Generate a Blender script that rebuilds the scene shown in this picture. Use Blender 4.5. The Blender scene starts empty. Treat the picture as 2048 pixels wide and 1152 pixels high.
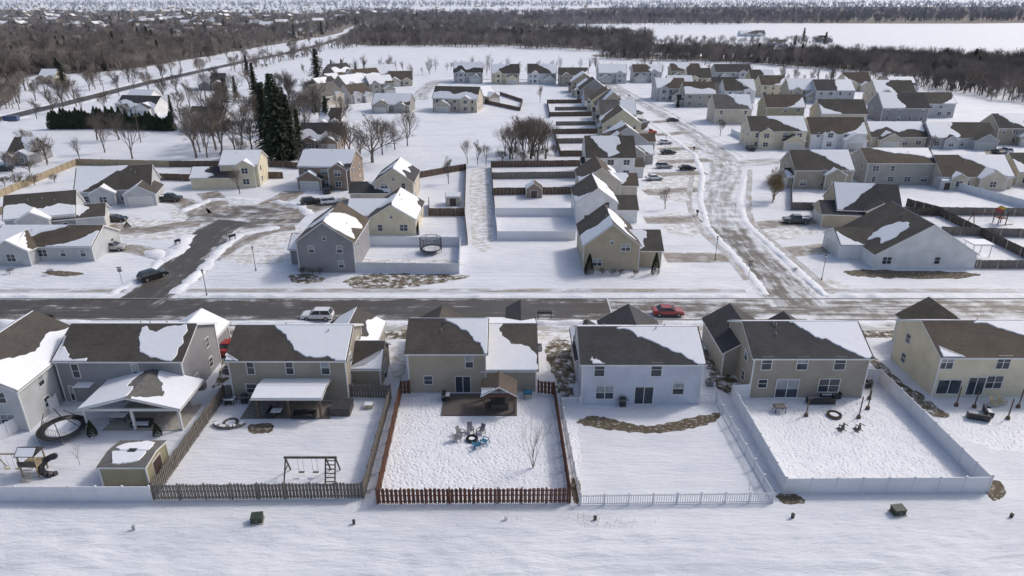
import bpy, bmesh, math, random
from math import sin, cos, radians, pi, tan, hypot, atan2
from mathutils import Vector, noise
random.seed(7)
S = bpy.context.scene
COL = S.collection
# ------------------------------------------------ survey helpers (drone 44 m above flat land)
H = 44.0; PITCH = radians(23.1); F = 1365.0
sp, cp = sin(PITCH), cos(PITCH)
def P(u, v, z=0.0):
    dx=(u-1024)/F; dy=(v-576)/F
    t=(H-z)/(sp+dy*cp)
    return (dx*t, t*(cp-dy*sp))
def PW(u, v, Y):
    dx=(u-1024)/F; dy=(v-576)/F
    t=Y/(cp-dy*sp)
    return (dx*t, H-t*(sp+dy*cp))
def mpp(v): return H/(sp+(v-576)/F*cp)/F

# ------------------------------------------------ materials
M = {}
def nodes(name):
    m=bpy.data.materials.new(name); m.use_nodes=True
    nt=m.node_tree; b=nt.nodes['Principled BSDF']
    M[name]=m
    return m,nt,b
def N(nt,t,**k):
    n=nt.nodes.new(t)
    for a,v in k.items():
        if a in n.inputs.keys(): n.inputs[a].default_value=v
        else: setattr(n,a,v)
    return n
def ramp(nt,fac,stops):
    r=nt.nodes.new('ShaderNodeValToRGB'); e=r.color_ramp.elements
    while len(e)<len(stops): e.new(.5)
    for i,(p,c) in enumerate(stops):
        e[i].position=p; e[i].color=(c[0],c[1],c[2],1)
    nt.links.new(fac,r.inputs[0]); return r.outputs[0]
def pos(nt, scale=(1,1,1)):
    g=nt.nodes.new('ShaderNodeNewGeometry'); m=nt.nodes.new('ShaderNodeMapping')
    m.inputs['Scale'].default_value=scale
    nt.links.new(g.outputs['Position'],m.inputs['Vector']); return m.outputs[0]
def noi(nt,vec,scale,detail=4,rough=.55):
    n=N(nt,'ShaderNodeTexNoise',Scale=scale,Detail=detail,Roughness=rough)
    nt.links.new(vec,n.inputs['Vector']); return n.outputs['Fac']
def bump(nt,b,h,s,d):
    n=N(nt,'ShaderNodeBump',Strength=s,Distance=d)
    nt.links.new(h,n.inputs['Height']); nt.links.new(n.outputs[0],b.inputs['Normal']); return n
def sc(c,k): return tuple(min(1,x*k) for x in c)
def simple(name,c,rough=.7,scale=3.0,var=.2,bs=0,stretch=(1,1,1),metal=0):
    m,nt,b=nodes(name); b.inputs['Roughness'].default_value=rough; b.inputs['Metallic'].default_value=metal
    f=noi(nt,pos(nt,stretch),scale)
    nt.links.new(ramp(nt,f,[(.3,sc(c,1-var)),(.7,sc(c,1+var))]),b.inputs['Base Color'])
    if bs: bump(nt,b,f,bs,.05)
    return m
def siding(name,c):
    m,nt,b=nodes(name); b.inputs['Roughness'].default_value=.65
    w=N(nt,'ShaderNodeTexWave',wave_type='BANDS',bands_direction='Z',wave_profile='SAW')
    w.inputs['Scale'].default_value=1.6
    g=nt.nodes.new('ShaderNodeNewGeometry'); nt.links.new(g.outputs['Position'],w.inputs['Vector'])
    f=noi(nt,pos(nt),.5)
    a=nt.nodes.new('ShaderNodeMath'); a.operation='MULTIPLY_ADD'
    nt.links.new(w.outputs['Fac'],a.inputs[0]); a.inputs[1].default_value=.3; nt.links.new(f,a.inputs[2])
    nt.links.new(ramp(nt,a.outputs[0],[(.35,sc(c,.82)),(.85,sc(c,1.1))]),b.inputs['Base Color'])
    bump(nt,b,w.outputs['Fac'],.5,.03)
def shingle(name,c):
    m,nt,b=nodes(name); b.inputs['Roughness'].default_value=.9
    f=noi(nt,pos(nt,(1,1,4)),1.8,8,.75); f2=noi(nt,pos(nt),.35,3)
    a=nt.nodes.new('ShaderNodeMath'); a.operation='MULTIPLY_ADD'
    nt.links.new(f2,a.inputs[0]); a.inputs[1].default_value=.6; nt.links.new(f,a.inputs[2])
    nt.links.new(ramp(nt,a.outputs[0],[(.5,sc(c,.6)),(1.0,sc(c,1.5))]),b.inputs['Base Color'])
    bump(nt,b,f,.4,.03)
def brick(name,c,mort,scale=1.0):
    m,nt,b=nodes(name)
    t=N(nt,'ShaderNodeTexBrick'); t.inputs['Color1'].default_value=(*c,1); t.inputs['Color2'].default_value=(*sc(c,.7),1)
    t.inputs['Mortar'].default_value=(*mort,1); t.inputs['Scale'].default_value=3*scale
    nt.links.new(pos(nt),t.inputs['Vector']); nt.links.new(t.outputs[0],b.inputs['Base Color']); b.inputs['Roughness'].default_value=.85

SNOW=(.79,.81,.85)
# open ground snow: wind crust, drifts
m,nt,b=nodes('snow_ground'); b.inputs['Roughness'].default_value=.55
f=noi(nt,pos(nt,(.25,.5,1)),.35,6,.6)
nt.links.new(ramp(nt,f,[(.32,(.66,.69,.755)),(.5,(.75,.775,.825)),(.65,(.80,.82,.86))]),b.inputs['Base Color'])
s1=noi(nt,pos(nt,(.35,1.5,1)),.8,8,.68); s2=noi(nt,pos(nt),6,3)
a=nt.nodes.new('ShaderNodeMath'); a.operation='MULTIPLY_ADD'; nt.links.new(s2,a.inputs[0]); a.inputs[1].default_value=.12; nt.links.new(s1,a.inputs[2])
bump(nt,b,a.outputs[0],.8,.5)
m,nt,b=nodes('snow_trampled'); b.inputs['Roughness'].default_value=.6
f=noi(nt,pos(nt),.5,4); nt.links.new(ramp(nt,f,[(.3,(.70,.72,.77)),(.7,(.79,.81,.85))]),b.inputs['Base Color'])
vo=N(nt,'ShaderNodeTexVoronoi',Scale=2.6,Randomness=1.0); nt.links.new(pos(nt),vo.inputs['Vector'])
fb=noi(nt,pos(nt),.9,5,.7)
r=ramp(nt,vo.outputs['Distance'],[(.08,(0,0,0)),(.5,(1,1,1))])
mx=nt.nodes.new('ShaderNodeMath'); mx.operation='MULTIPLY'; nt.links.new(r,mx.inputs[0]); nt.links.new(fb,mx.inputs[1]); bump(nt,b,mx.outputs[0],.65,.22)
simple('snow',SNOW,.55,1.2,.03,.35)
simple('snow_bank',(.74,.76,.80),.6,2.2,.1,.9)
m,nt,b=nodes('snow_trodden'); b.inputs['Roughness'].default_value=.7
f=noi(nt,pos(nt,(1,1.3,1)),.55,8,.7)
nt.links.new(ramp(nt,f,[(.36,(.40,.375,.34)),(.47,(.58,.57,.56)),(.56,(.77,.79,.83))]),b.inputs['Base Color']); bump(nt,b,f,.6,.3)
def slush(name,base,lo,edge,along=.05,across=2.6,snow=(.7,.72,.75)):
    m,nt,b=nodes(name); b.inputs['Roughness'].default_value=.55
    uv=nt.nodes.new('ShaderNodeUVMap'); mp=nt.nodes.new('ShaderNodeMapping'); mp.inputs['Scale'].default_value=(across,along,1)
    nt.links.new(uv.outputs[0],mp.inputs[0]); f=noi(nt,mp.outputs[0],1.3,7,.68)
    sx=nt.nodes.new('ShaderNodeSeparateXYZ'); nt.links.new(uv.outputs[0],sx.inputs[0])
    p=nt.nodes.new('ShaderNodeMath'); p.operation='ABSOLUTE'; nt.links.new(sx.outputs[0],p.inputs[0])
    p2=nt.nodes.new('ShaderNodeMath'); p2.operation='POWER'; nt.links.new(p.outputs[0],p2.inputs[0]); p2.inputs[1].default_value=4
    q=nt.nodes.new('ShaderNodeMath'); q.operation='MULTIPLY_ADD'; nt.links.new(p2.outputs[0],q.inputs[0]); q.inputs[1].default_value=edge; nt.links.new(f,q.inputs[2])
    f2=noi(nt,pos(nt),.3,7,.65); q2=nt.nodes.new('ShaderNodeMath'); q2.operation='MULTIPLY_ADD'; nt.links.new(f2,q2.inputs[0]); q2.inputs[1].default_value=.8; nt.links.new(q.outputs[0],q2.inputs[2])
    q3=nt.nodes.new('ShaderNodeMath'); q3.operation='SUBTRACT'; nt.links.new(q2.outputs[0],q3.inputs[0]); q3.inputs[1].default_value=.4
    nt.links.new(ramp(nt,q3.outputs[0],[(lo-.14,sc(base,.8)),(lo-.02,sc(base,1.3)),(lo+.08,sc(snow,.6)),(lo+.22,snow)]),b.inputs['Base Color'])
slush('asphalt',(.088,.08,.071),.66,.2)
slush('asphalt_slushy',(.125,.112,.098),.50,.2)
slush('slush_road',(.24,.225,.21),.41,.1,.05,2.2)
slush('driveway',(.25,.22,.19),.57,.15,.3,1.5)
slush('sidewalk',(.31,.275,.24),.45,.1,.12,.6)
m,nt,b=nodes('dormant_grass'); b.inputs['Roughness'].default_value=.95
f=noi(nt,pos(nt),.9,8,.75)
nt.links.new(ramp(nt,f,[(.42,(.085,.068,.045)),(.50,(.15,.125,.085)),(.56,(.5,.5,.5)),(.61,(.75,.77,.81))]),b.inputs['Base Color'])
m,nt,b=nodes('dormant_grass_bare'); b.inputs['Roughness'].default_value=.95
f=noi(nt,pos(nt),2.2,8,.7)
nt.links.new(ramp(nt,f,[(.3,(.06,.048,.032)),(.55,(.12,.097,.065)),(.64,(.45,.44,.43)),(.7,(.72,.74,.78))]),b.inputs['Base Color'])
m,nt,b=nodes('forest_floor'); b.inputs['Roughness'].default_value=.95
f=noi(nt,pos(nt),.03,8,.8)
nt.links.new(ramp(nt,f,[(.4,(.14,.12,.105)),(.56,(.23,.21,.195)),(.68,(.5,.52,.56))]),b.inputs['Base Color'])
for n_,c in dict(gray=(.27,.27,.285),taupe=(.345,.31,.255),tan=(.43,.38,.30),cream=(.68,.61,.45),white=(.76,.76,.76),blue_white=(.58,.61,.69),
                 lgray=(.48,.49,.50),brown=(.27,.205,.16),olive=(.34,.31,.21),slate=(.15,.18,.22),beige=(.55,.49,.40),sand=(.46,.39,.28),stone_gray=(.37,.36,.33)).items(): siding(n_,c)
shingle('roof',(.062,.055,.049)); shingle('roof_dark',(.044,.044,.047)); shingle('roof_brown',(.08,.064,.05)); shingle('roof_gray',(.11,.105,.10))
simple('trim',(.72,.72,.71),.5,1,.03); simple('vinyl',(.70,.71,.74),.4,.6,.05); simple('garage_door',(.62,.61,.58),.5,1,.04)
simple('glass',(.045,.055,.07),.08,.7,.5); simple('blind',(.32,.34,.36),.25,2,.25)
simple('door',(.08,.05,.045),.5,2,.2); simple('metal_dark',(.03,.03,.033),.45,3,.2); simple('metal',(.35,.36,.37),.4,3,.15,metal=.6)
simple('wood_gray',(.19,.17,.15),.85,2.0,.35,.2,(3,3,.5)); simple('wood_red',(.15,.068,.043),.8,2.0,.35,.2,(3,3,.5))
simple('wood_brown',(.13,.09,.065),.8,2,.4,.2,(3,3,.5)); simple('wood_tan',(.33,.27,.18),.8,2,.3,.2,(3,3,.5)); simple('wood_dark',(.09,.078,.068),.85,2,.3)
simple('cushion',(.035,.037,.042),.8,3,.3); simple('plastic_blue',(.02,.16,.28),.5,3,.1); simple('chair_gray',(.2,.2,.21),.6,3,.1)
simple('plastic_tan',(.5,.42,.25),.5,3,.1); simple('plastic_red',(.4,.04,.03),.5,3,.1); simple('plastic_yellow',(.6,.4,.03),.5,3,.1); simple('canvas_green',(.03,.18,.08),.6,3,.1)
simple('utility_green',(.035,.05,.035),.6,3,.3); simple('stone',(.22,.20,.18),.9,3,.4,.6); brick('paver',(.13,.11,.10),(.07,.065,.06),1); brick('brick_wall',(.25,.14,.10),(.3,.28,.25),1)
simple('rubber',(.02,.02,.02),.8,3,.2); simple('lamp_red',(.3,.01,.01),.3,3,.1); simple('lamp_white',(.7,.7,.7),.15,3,.05)
simple('concrete',(.36,.34,.31),.85,2,.2,.3)
simple('pole_wood',(.12,.095,.075),.9,3,.3)
for n_,c in dict(white=(.7,.7,.72),black=(.012,.013,.016),silver=(.38,.38,.37),red=(.28,.012,.012),orange=(.6,.1,.02),dgray=(.06,.063,.07),gold=(.3,.27,.21),blue=(.03,.06,.16)).items():
    mm=simple('paint_'+n_,c,.25,1,.04); mm.node_tree.nodes['Principled BSDF'].inputs['Coat Weight'].default_value=.5
def painted_haze(name,near,far,ya,yb,scale=3,var=.35):  # distance haze painted into base colour, blending near to far along world Y
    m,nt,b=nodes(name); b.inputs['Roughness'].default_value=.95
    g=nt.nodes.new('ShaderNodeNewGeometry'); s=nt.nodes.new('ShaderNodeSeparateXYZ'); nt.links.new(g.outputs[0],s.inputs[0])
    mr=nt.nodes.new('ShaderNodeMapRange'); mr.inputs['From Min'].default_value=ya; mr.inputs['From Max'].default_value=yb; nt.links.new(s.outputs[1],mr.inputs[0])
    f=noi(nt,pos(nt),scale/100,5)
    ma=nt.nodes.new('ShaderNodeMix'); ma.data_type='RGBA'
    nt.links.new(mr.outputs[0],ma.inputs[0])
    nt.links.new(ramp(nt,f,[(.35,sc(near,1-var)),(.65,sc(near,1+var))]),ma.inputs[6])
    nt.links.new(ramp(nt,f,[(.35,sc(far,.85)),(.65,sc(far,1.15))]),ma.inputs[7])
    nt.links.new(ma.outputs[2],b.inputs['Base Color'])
painted_haze('bark',(.15,.125,.105),(.24,.25,.30),250,3000)
painted_haze('woodland_bark',(.22,.19,.165),(.37,.40,.47),350,2800)
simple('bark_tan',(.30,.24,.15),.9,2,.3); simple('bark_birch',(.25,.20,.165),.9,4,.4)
painted_haze('needles',(.032,.047,.028),(.14,.17,.18),300,2500,300,.5)
simple('arbor',(.025,.04,.02),.9,3,.4); simple('dry_grass',(.35,.29,.2),.9,3,.3)

# ------------------------------------------------ mesh builder
class MB:
    def __init__(s): s.v=[]; s.f=[]; s.m=[]; s.mats=[]
    def mi(s,m):
        if m not in s.mats: s.mats.append(m)
        return s.mats.index(m)
    def add(s,vs,fs,m):
        o=len(s.v); s.v+= [tuple(x) for x in vs]; k=s.mi(m)
        for f in fs: s.f.append([o+i for i in f]); s.m.append(k)
    def box(s,x0,x1,y0,y1,z0,z1,m,rz=0,c=None):
        vs=[(x,y,z) for x in(x0,x1) for y in(y0,y1) for z in(z0,z1)]
        if rz:
            if c is None: c=((x0+x1)/2,(y0+y1)/2)
            vs=[(c[0]+(x-c[0])*cos(rz)-(y-c[1])*sin(rz),c[1]+(x-c[0])*sin(rz)+(y-c[1])*cos(rz),z) for x,y,z in vs]
        s.add(vs,[(0,1,3,2),(4,6,7,5),(0,4,5,1),(2,3,7,6),(0,2,6,4),(1,5,7,3)],m)
    def cyl(s,p0,p1,r0,r1,n,m,cap=True):
        p0=Vector(p0);p1=Vector(p1); d=(p1-p0)
        if d.length<1e-6: return
        d.normalize(); a=d.orthogonal().normalized(); b=d.cross(a)
        vs=[]
        for p,r in((p0,r0),(p1,r1)):
            for i in range(n):
                t=2*pi*i/n; vs.append(p+(a*cos(t)+b*sin(t))*r)
        fs=[(i,(i+1)%n,n+(i+1)%n,n+i) for i in range(n)]
        if cap: fs+= [tuple(range(n))[::-1],tuple(range(n,2*n))]
        s.add(vs,fs,m)
    def beam(s,p0,p1,w,m): s.cyl(p0,p1,w*.7,w*.7,4,m)
    def obj(s,name,parent=None,loc=(0,0,0),rot=0,smooth=False,recalc=True,link=True):
        me=bpy.data.meshes.new(name); me.from_pydata(s.v,[],s.f)
        for m in s.mats: me.materials.append(M[m])
        me.polygons.foreach_set('material_index',s.m)
        if smooth: me.polygons.foreach_set('use_smooth',[True]*len(s.f))
        if recalc:
            bm=bmesh.new(); bm.from_mesh(me); bmesh.ops.recalc_face_normals(bm,faces=bm.faces); bm.to_mesh(me); bm.free()
        me.update()
        o=bpy.data.objects.new(name,me)
        if link: COL.objects.link(o)
        o.location=loc; o.rotation_euler=(0,0,rot)
        if parent: o.parent=parent
        return o
def empty(name,loc=(0,0,0),rot=0):
    e=bpy.data.objects.new(name,None); COL.objects.link(e); e.location=loc; e.rotation_euler=(0,0,rot); e.empty_display_size=.5; return e
def cat(pts,n=6,closed=False):
    out=[]; L=len(pts)
    rng=range(L) if closed else range(L-1)
    for i in rng:
        if closed: a,b,c,d=pts[(i-1)%L],pts[i],pts[(i+1)%L],pts[(i+2)%L]
        else: a,b,c,d=pts[max(i-1,0)],pts[i],pts[i+1],pts[min(i+2,L-1)]
        for k in range(n):
            t=k/n
            out.append(tuple(.5*((2*b[j])+(-a[j]+c[j])*t+(2*a[j]-5*b[j]+4*c[j]-d[j])*t*t+(-a[j]+3*b[j]-3*c[j]+d[j])*t**3) for j in (0,1)))
    if not closed: out.append(tuple(pts[-1]))
    return out
def inset(pts,d):
    L=len(pts); ar=sum(pts[i][0]*pts[(i+1)%L][1]-pts[(i+1)%L][0]*pts[i][1] for i in range(L)); sg=1 if ar>0 else -1
    out=[]
    for i in range(L):
        a,b=pts[i-1],pts[(i+1)%L]; tx,ty=b[0]-a[0],b[1]-a[1]; l=hypot(tx,ty) or 1
        dd=d[i] if isinstance(d,list) else d
        out.append((pts[i][0]-ty/l*dd*sg,pts[i][1]+tx/l*dd*sg))
    return out

# ------------------------------------------------ gable volumes & snow
TK=.2
def gable(B,x0,x1,y0,y1,ze,axis,pitch,wall,roof='roof',walls=True,o=.35,snow=None,zb=-.1,gablemat=None):
    t=tan(radians(pitch))
    if axis=='x': a0,a1,b0,b1=x0,x1,y0,y1; f=lambda a,b,z:(a,b,z)
    else: a0,a1,b0,b1=y0,y1,x0,x1; f=lambda a,b,z:(b,a,z)
    hf=(b1-b0)/2; bm_=(b0+b1)/2; zr=ze+hf*t
    if walls:
        vs=[]
        for a in(a0,a1): vs+= [f(a,b0,zb),f(a,b1,zb),f(a,b1,ze),f(a,bm_,zr),f(a,b0,ze)]
        B['walls'].add(vs,[(0,1,2,3,4),(5,6,7,8,9),(0,5,9,4),(1,6,7,2)],wall)
        for a in(a0,a1):    # corner boards
            for b in(b0,b1):
                p=f(a,b,0); B['trim'].box(p[0]-.07,p[0]+.07,p[1]-.07,p[1]+.07,-.05,ze-.05,'trim')
    A0,A1=a0-o,a1+o; zl=ze-o*t
    vs=[]
    for a in(A0,A1):
        vs+= [f(a,b0-o,zl+.01),f(a,bm_,zr+.01),f(a,b1+o,zl+.01),f(a,b1+o,zl+TK),f(a,bm_,zr+TK),f(a,b0-o,zl+TK)]
    B['roof'].add(vs,[(5,4,10,11),(4,3,9,10)],roof)
    B['trim'].add(vs,[(0,1,4,5),(1,2,3,4),(6,7,10,11),(7,8,9,10),(0,5,11,6),(2,3,9,8),(0,1,7,6),(1,2,8,7)],'trim')
    L=A1-A0; sl=hypot(hf+o,(hf+o)*t)
    for side,poly in (snow or []):
        pts=[(min(max(p,.008),.992)*L,min(max(q,.01),.998)*sl) for p,q in poly]
        if len(pts)>4 :
            # straight borders along eaves/rakes, melted irregular edges elsewhere
            out=[]
            sd_=random.uniform(0,99)
            for i in range(len(pts)):
                p,q=pts[i],pts[(i+1)%len(pts)]
                onb=(p[0]<.03*L and q[0]<.03*L) or (p[0]>.97*L and q[0]>.97*L) or (p[1]<.04*sl and q[1]<.04*sl) or (p[1]>.96*sl and q[1]>.96*sl)
                a_,d_=pts[i-1],pts[(i+2)%len(pts)]
                for k in range(6):
                    tt=k/6
                    if onb: out.append((p[0]+(q[0]-p[0])*tt,p[1]+(q[1]-p[1])*tt))
                    else:
                        x_,y_=[.5*((2*p[j])+(-a_[j]+q[j])*tt+(2*a_[j]-5*p[j]+4*q[j]-d_[j])*tt*tt+(-a_[j]+3*p[j]-3*q[j]+d_[j])*tt**3) for j in(0,1)]
                        if k: 
                            x_+=.5*noise.noise(Vector((x_*.9,y_*.9,sd_)))+random.uniform(-.07,.07); y_+=.5*noise.noise(Vector((x_*.9,y_*.9,sd_+7)))+random.uniform(-.07,.07)
                        out.append((x_,y_))
            pts=out
        pts=[(min(max(p,.05),L-.05),min(max(q,.05),sl-.01)) for p,q in pts]
        def g(p,q,h):
            b=(b0-o+q*(hf+o)/sl) if side==0 else (b1+o-q*(hf+o)/sl)
            return f(A0+p,b,zl+TK+q*((hf+o)*t)/sl+h)
        i1=inset(pts,.07)
        n=len(pts)
        vs=[g(p,q,-.02) for p,q in pts]+[g(p,q,.08) for p,q in i1]
        fs=[(i,(i+1)%n,n+(i+1)%n,n+i) for i in range(n)]+[tuple(range(n,2*n))]
        B['snow'].add(vs,fs,'snow')
    return zr
def win(B,side,plane,c,z0,w,h,kind='win'):
    def bx(c0,c1,za,zb_,p0,p1,m,part='windows'):
        if side=='S': B[part].box(c0,c1,plane-p1,plane-p0,za,zb_,m)
        elif side=='N': B[part].box(c0,c1,plane+p0,plane+p1,za,zb_,m)
        elif side=='E': B[part].box(plane+p0,plane+p1,c0,c1,za,zb_,m)
        else: B[part].box(plane-p1,plane-p0,c0,c1,za,zb_,m)
    a,b_=c-w/2,c+w/2
    if kind=='garage':
        bx(a-.1,b_+.1,0,h+.1,-.02,.03,'trim','door'); bx(a,b_,.02,h,.031,.06,'garage_door','door')
        for k in range(1,4): bx(a+.02,b_-.02,h*k/4-.015,h*k/4+.015,.061,.066,'blind','door')
        return
    if kind=='door':
        bx(a-.08,b_+.08,0,h+.08,-.02,.03,'trim','door'); bx(a,b_,.03,h,.031,.05,'door','door'); return
    gm='glass' if random.random()<.65 else 'blind'
    bx(a,b_,z0,z0+h,-.02,.02,'glass'); 
    if gm=='blind': bx(a+.02,b_-.02,z0+h*.45,z0+h-.02,.021,.025,'blind')
    t=.08
    bx(a-t,b_+t,z0-t,z0,-.02,.07,'trim'); bx(a-t,b_+t,z0+h,z0+h+t,-.02,.07,'trim')
    bx(a-t,a,z0,z0+h,-.02,.06,'trim'); bx(b_,b_+t,z0,z0+h,-.02,.06,'trim')
    if h<1.8: bx(a,b_,z0+h*.48,z0+h*.48+.05,.0205,.045,'trim')
    if w>1.3: bx(c-.04,c+.04,z0,z0+h,.0205,.05,'trim')
SH={'full':[(.01,.01),(.99,.01),(.99,.995),(.01,.995)],
 'wedge':[(.36,1),(.99,1),(.99,.01),(.9,.01),(.8,.18),(.66,.42),(.52,.7)],
 'wedgeL':[(.64,1),(.01,1),(.01,.01),(.1,.01),(.2,.18),(.34,.42),(.5,.72)],
 'blob':[(.2,.99),(.62,.99),(.7,.7),(.6,.45),(.62,.2),(.5,.08),(.4,.3),(.28,.42),(.25,.7)],
 'low':[(.01,.01),(.99,.01),(.99,.3),(.75,.5),(.5,.36),(.25,.6),(.01,.5)],
 'high':[(.01,.995),(.99,.995),(.99,.4),(.7,.5),(.5,.3),(.3,.62),(.01,.35)],
 'band':[(.01,.01),(.01,.995),(.4,.995),(.36,.6),(.45,.3),(.4,.01)],
 'bandR':[(.99,.01),(.99,.995),(.55,.995),(.6,.6),(.5,.3),(.6,.01)],
 'corner':[(.01,.01),(.45,.01),(.26,.18),(.14,.4),(.01,.7)],
 'cornerR':[(.99,.01),(.55,.01),(.74,.18),(.86,.4),(.99,.7)],
 'most':[(.01,.01),(.6,.01),(.72,.2),(.99,.3),(.99,.995),(.3,.995),(.01,.9)]}
def rs(k=.5):
    out=[]
    for s in(0,1):
        if random.random()<k+.2:
            nm=random.choice(['full','full','wedge','wedgeL','blob','low','high','most','corner','cornerR','band','bandR'])
            jt=lambda x:x if x<.03 or x>.97 else x+random.uniform(-.07,.07)
            out.append((s,[(jt(p),jt(q)) for p,q in SH[nm]]))
    return out
def newB(): return {k:MB() for k in('walls','roof','snow','windows','trim','door','posts')}
def finish(B,e):
    nm=dict(walls='walls',roof='roof',snow='roof_snow',windows='windows',trim='trim',door='doors',posts='posts')
    for k,mb in B.items():
        if mb.v: mb.obj(nm[k],e)
def house(name,u0,u1,v,d,ze,axis,wall,roof='roof',rot=0,wings=(),snow=None,wins=None,pitch=27,sidewins=True,extra=None,wscale=None):
    w=(u1-u0)*mpp(v) if not wscale else wscale
    x,y=P((u0+u1)/2,v); e=empty(name,(x,y,0),radians(rot)); B=newB()
    gable(B,-w/2,w/2,0,d,ze,axis,pitch,wall,roof,snow=rs() if snow is None else snow)
    st=2 if ze>4 else 1
    if wins is not None:
        for r in wins:
            xa,za=PW(r[0],r[1],y); xb,zb=PW(r[2],r[3],y); kd=r[4] if len(r)>4 else 'win'
            z0=max(.05,zb); win(B,'S',0,(xa+xb)/2-x,z0,abs(xb-xa),za-z0)
    else:
        n=max(2,int(w/3.6))
        for k in range(st):
            for i in range(n):
                if random.random()<.8: win(B,'S',0,-w/2+w*(i+.5)/n,.9+2.75*k,random.choice([.9,1.5]),1.25)
    if sidewins:
        for sd,pl in(('E',w/2),('W',-w/2)):
            for k in range(st):
                for i in range(2):
                    if random.random()<.6: win(B,sd,pl,d*(.28+.44*i),.9+2.75*k,.9,1.2)
        if axis=='y' and random.random()<.5: win(B,'S',0,0,ze+.3,.5,.6)
    for wg in wings:
        sd,c,ww,pr,wz=wg[:5]; kind=wg[5] if len(wg)>5 else 'garage'; wl=wg[6] if len(wg)>6 else wall; sn=wg[7] if len(wg)>7 else rs(.7); pt=wg[8] if len(wg)>8 else 30
        if sd=='S': gable(B,c-ww/2,c+ww/2,-pr,d*.45,wz,'y',pt,wl,roof,snow=sn); pl=-pr; cc=c
        elif sd=='N': gable(B,c-ww/2,c+ww/2,d*.55,d+pr,wz,'y',pt,wl,roof,snow=sn); pl=d+pr; cc=c
        elif sd=='E': gable(B,w*.1,w/2+pr,c-ww/2,c+ww/2,wz,'x',pt,wl,roof,snow=sn); pl=w/2+pr; cc=c
        else: gable(B,-w/2-pr,-w*.1,c-ww/2,c+ww/2,wz,'x',pt,wl,roof,snow=sn); pl=-w/2-pr; cc=c
        if kind=='garage': win(B,sd,pl,cc,0,min(4.9,ww-1.2),2.2,'garage')
        elif kind=='win':
            win(B,sd,pl,cc,.9,1.5,1.3)
            if wz>4: win(B,sd,pl,cc,3.6,1.5,1.3)
        elif kind=='door': win(B,sd,pl,cc,0,1,2.1,'door')
    # vents on roof
    for i in range(3):
        vx=random.uniform(-w*.35,w*.35); vy=d*random.uniform(.3,.7)
        if axis=='x': zz=ze+(d/2-abs(vy-d/2))*tan(radians(pitch))
        else: zz=ze+(w/2-abs(vx))*tan(radians(pitch))
        B['trim'].cyl((vx,vy,zz),(vx,vy,zz+.55),.07,.07,6,'metal')
    if extra: extra(B,w,d)
    finish(B,e); return e,w,x,y

# ================================================= GROUND
def axis_pts(a,b,step,far,g=1.35):
    r=[a+i*step for i in range(int((b-a)/step)+1)]
    s=step; x=r[-1]
    while x<far: s*=g; x+=s; r.append(x)
    s=step; x=r[0]
    while x>-far: s*=g; x-=s; r.insert(0,x)
    return r
xs=axis_pts(-50,50,.32,16000); ys=[-16000,-4000,-800,-100,0,20,30]+[33+i*.17 for i in range(108)]; y=ys[-1]; s=.4
while y<30000: s*=1.3; y+=s; ys.append(y)
vs=[];fs=[]
for y in ys:
    for x in xs:
        z=0
        if 32<y<51 and abs(x)<70:
            k=min(1,(51-y)/4)*min(1,(y-32)/3)
            wx=x*.5+2*noise.noise(Vector((x*.1,y*.1,9)))
            z=k*(.3*noise.noise(Vector((x*.09,y*.16,0)))+.16*noise.noise(Vector((wx*.5+5,y*.9,2)))+.11*abs(noise.noise(Vector((x*.35+y*.5,y*1.9-x*.3,7))))+.06*abs(noise.noise(Vector((x*1.1,y*3.2,3)))))-.06*k
        vs.append((x,y,z))
nx=len(xs)
for j in range(len(ys)-1):
    for i in range(nx-1): fs.append((j*nx+i,j*nx+i+1,(j+1)*nx+i+1,(j+1)*nx+i))
g=MB(); g.add(vs,fs,'snow_ground'); g.obj('snow_ground',smooth=True,recalc=False)

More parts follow.
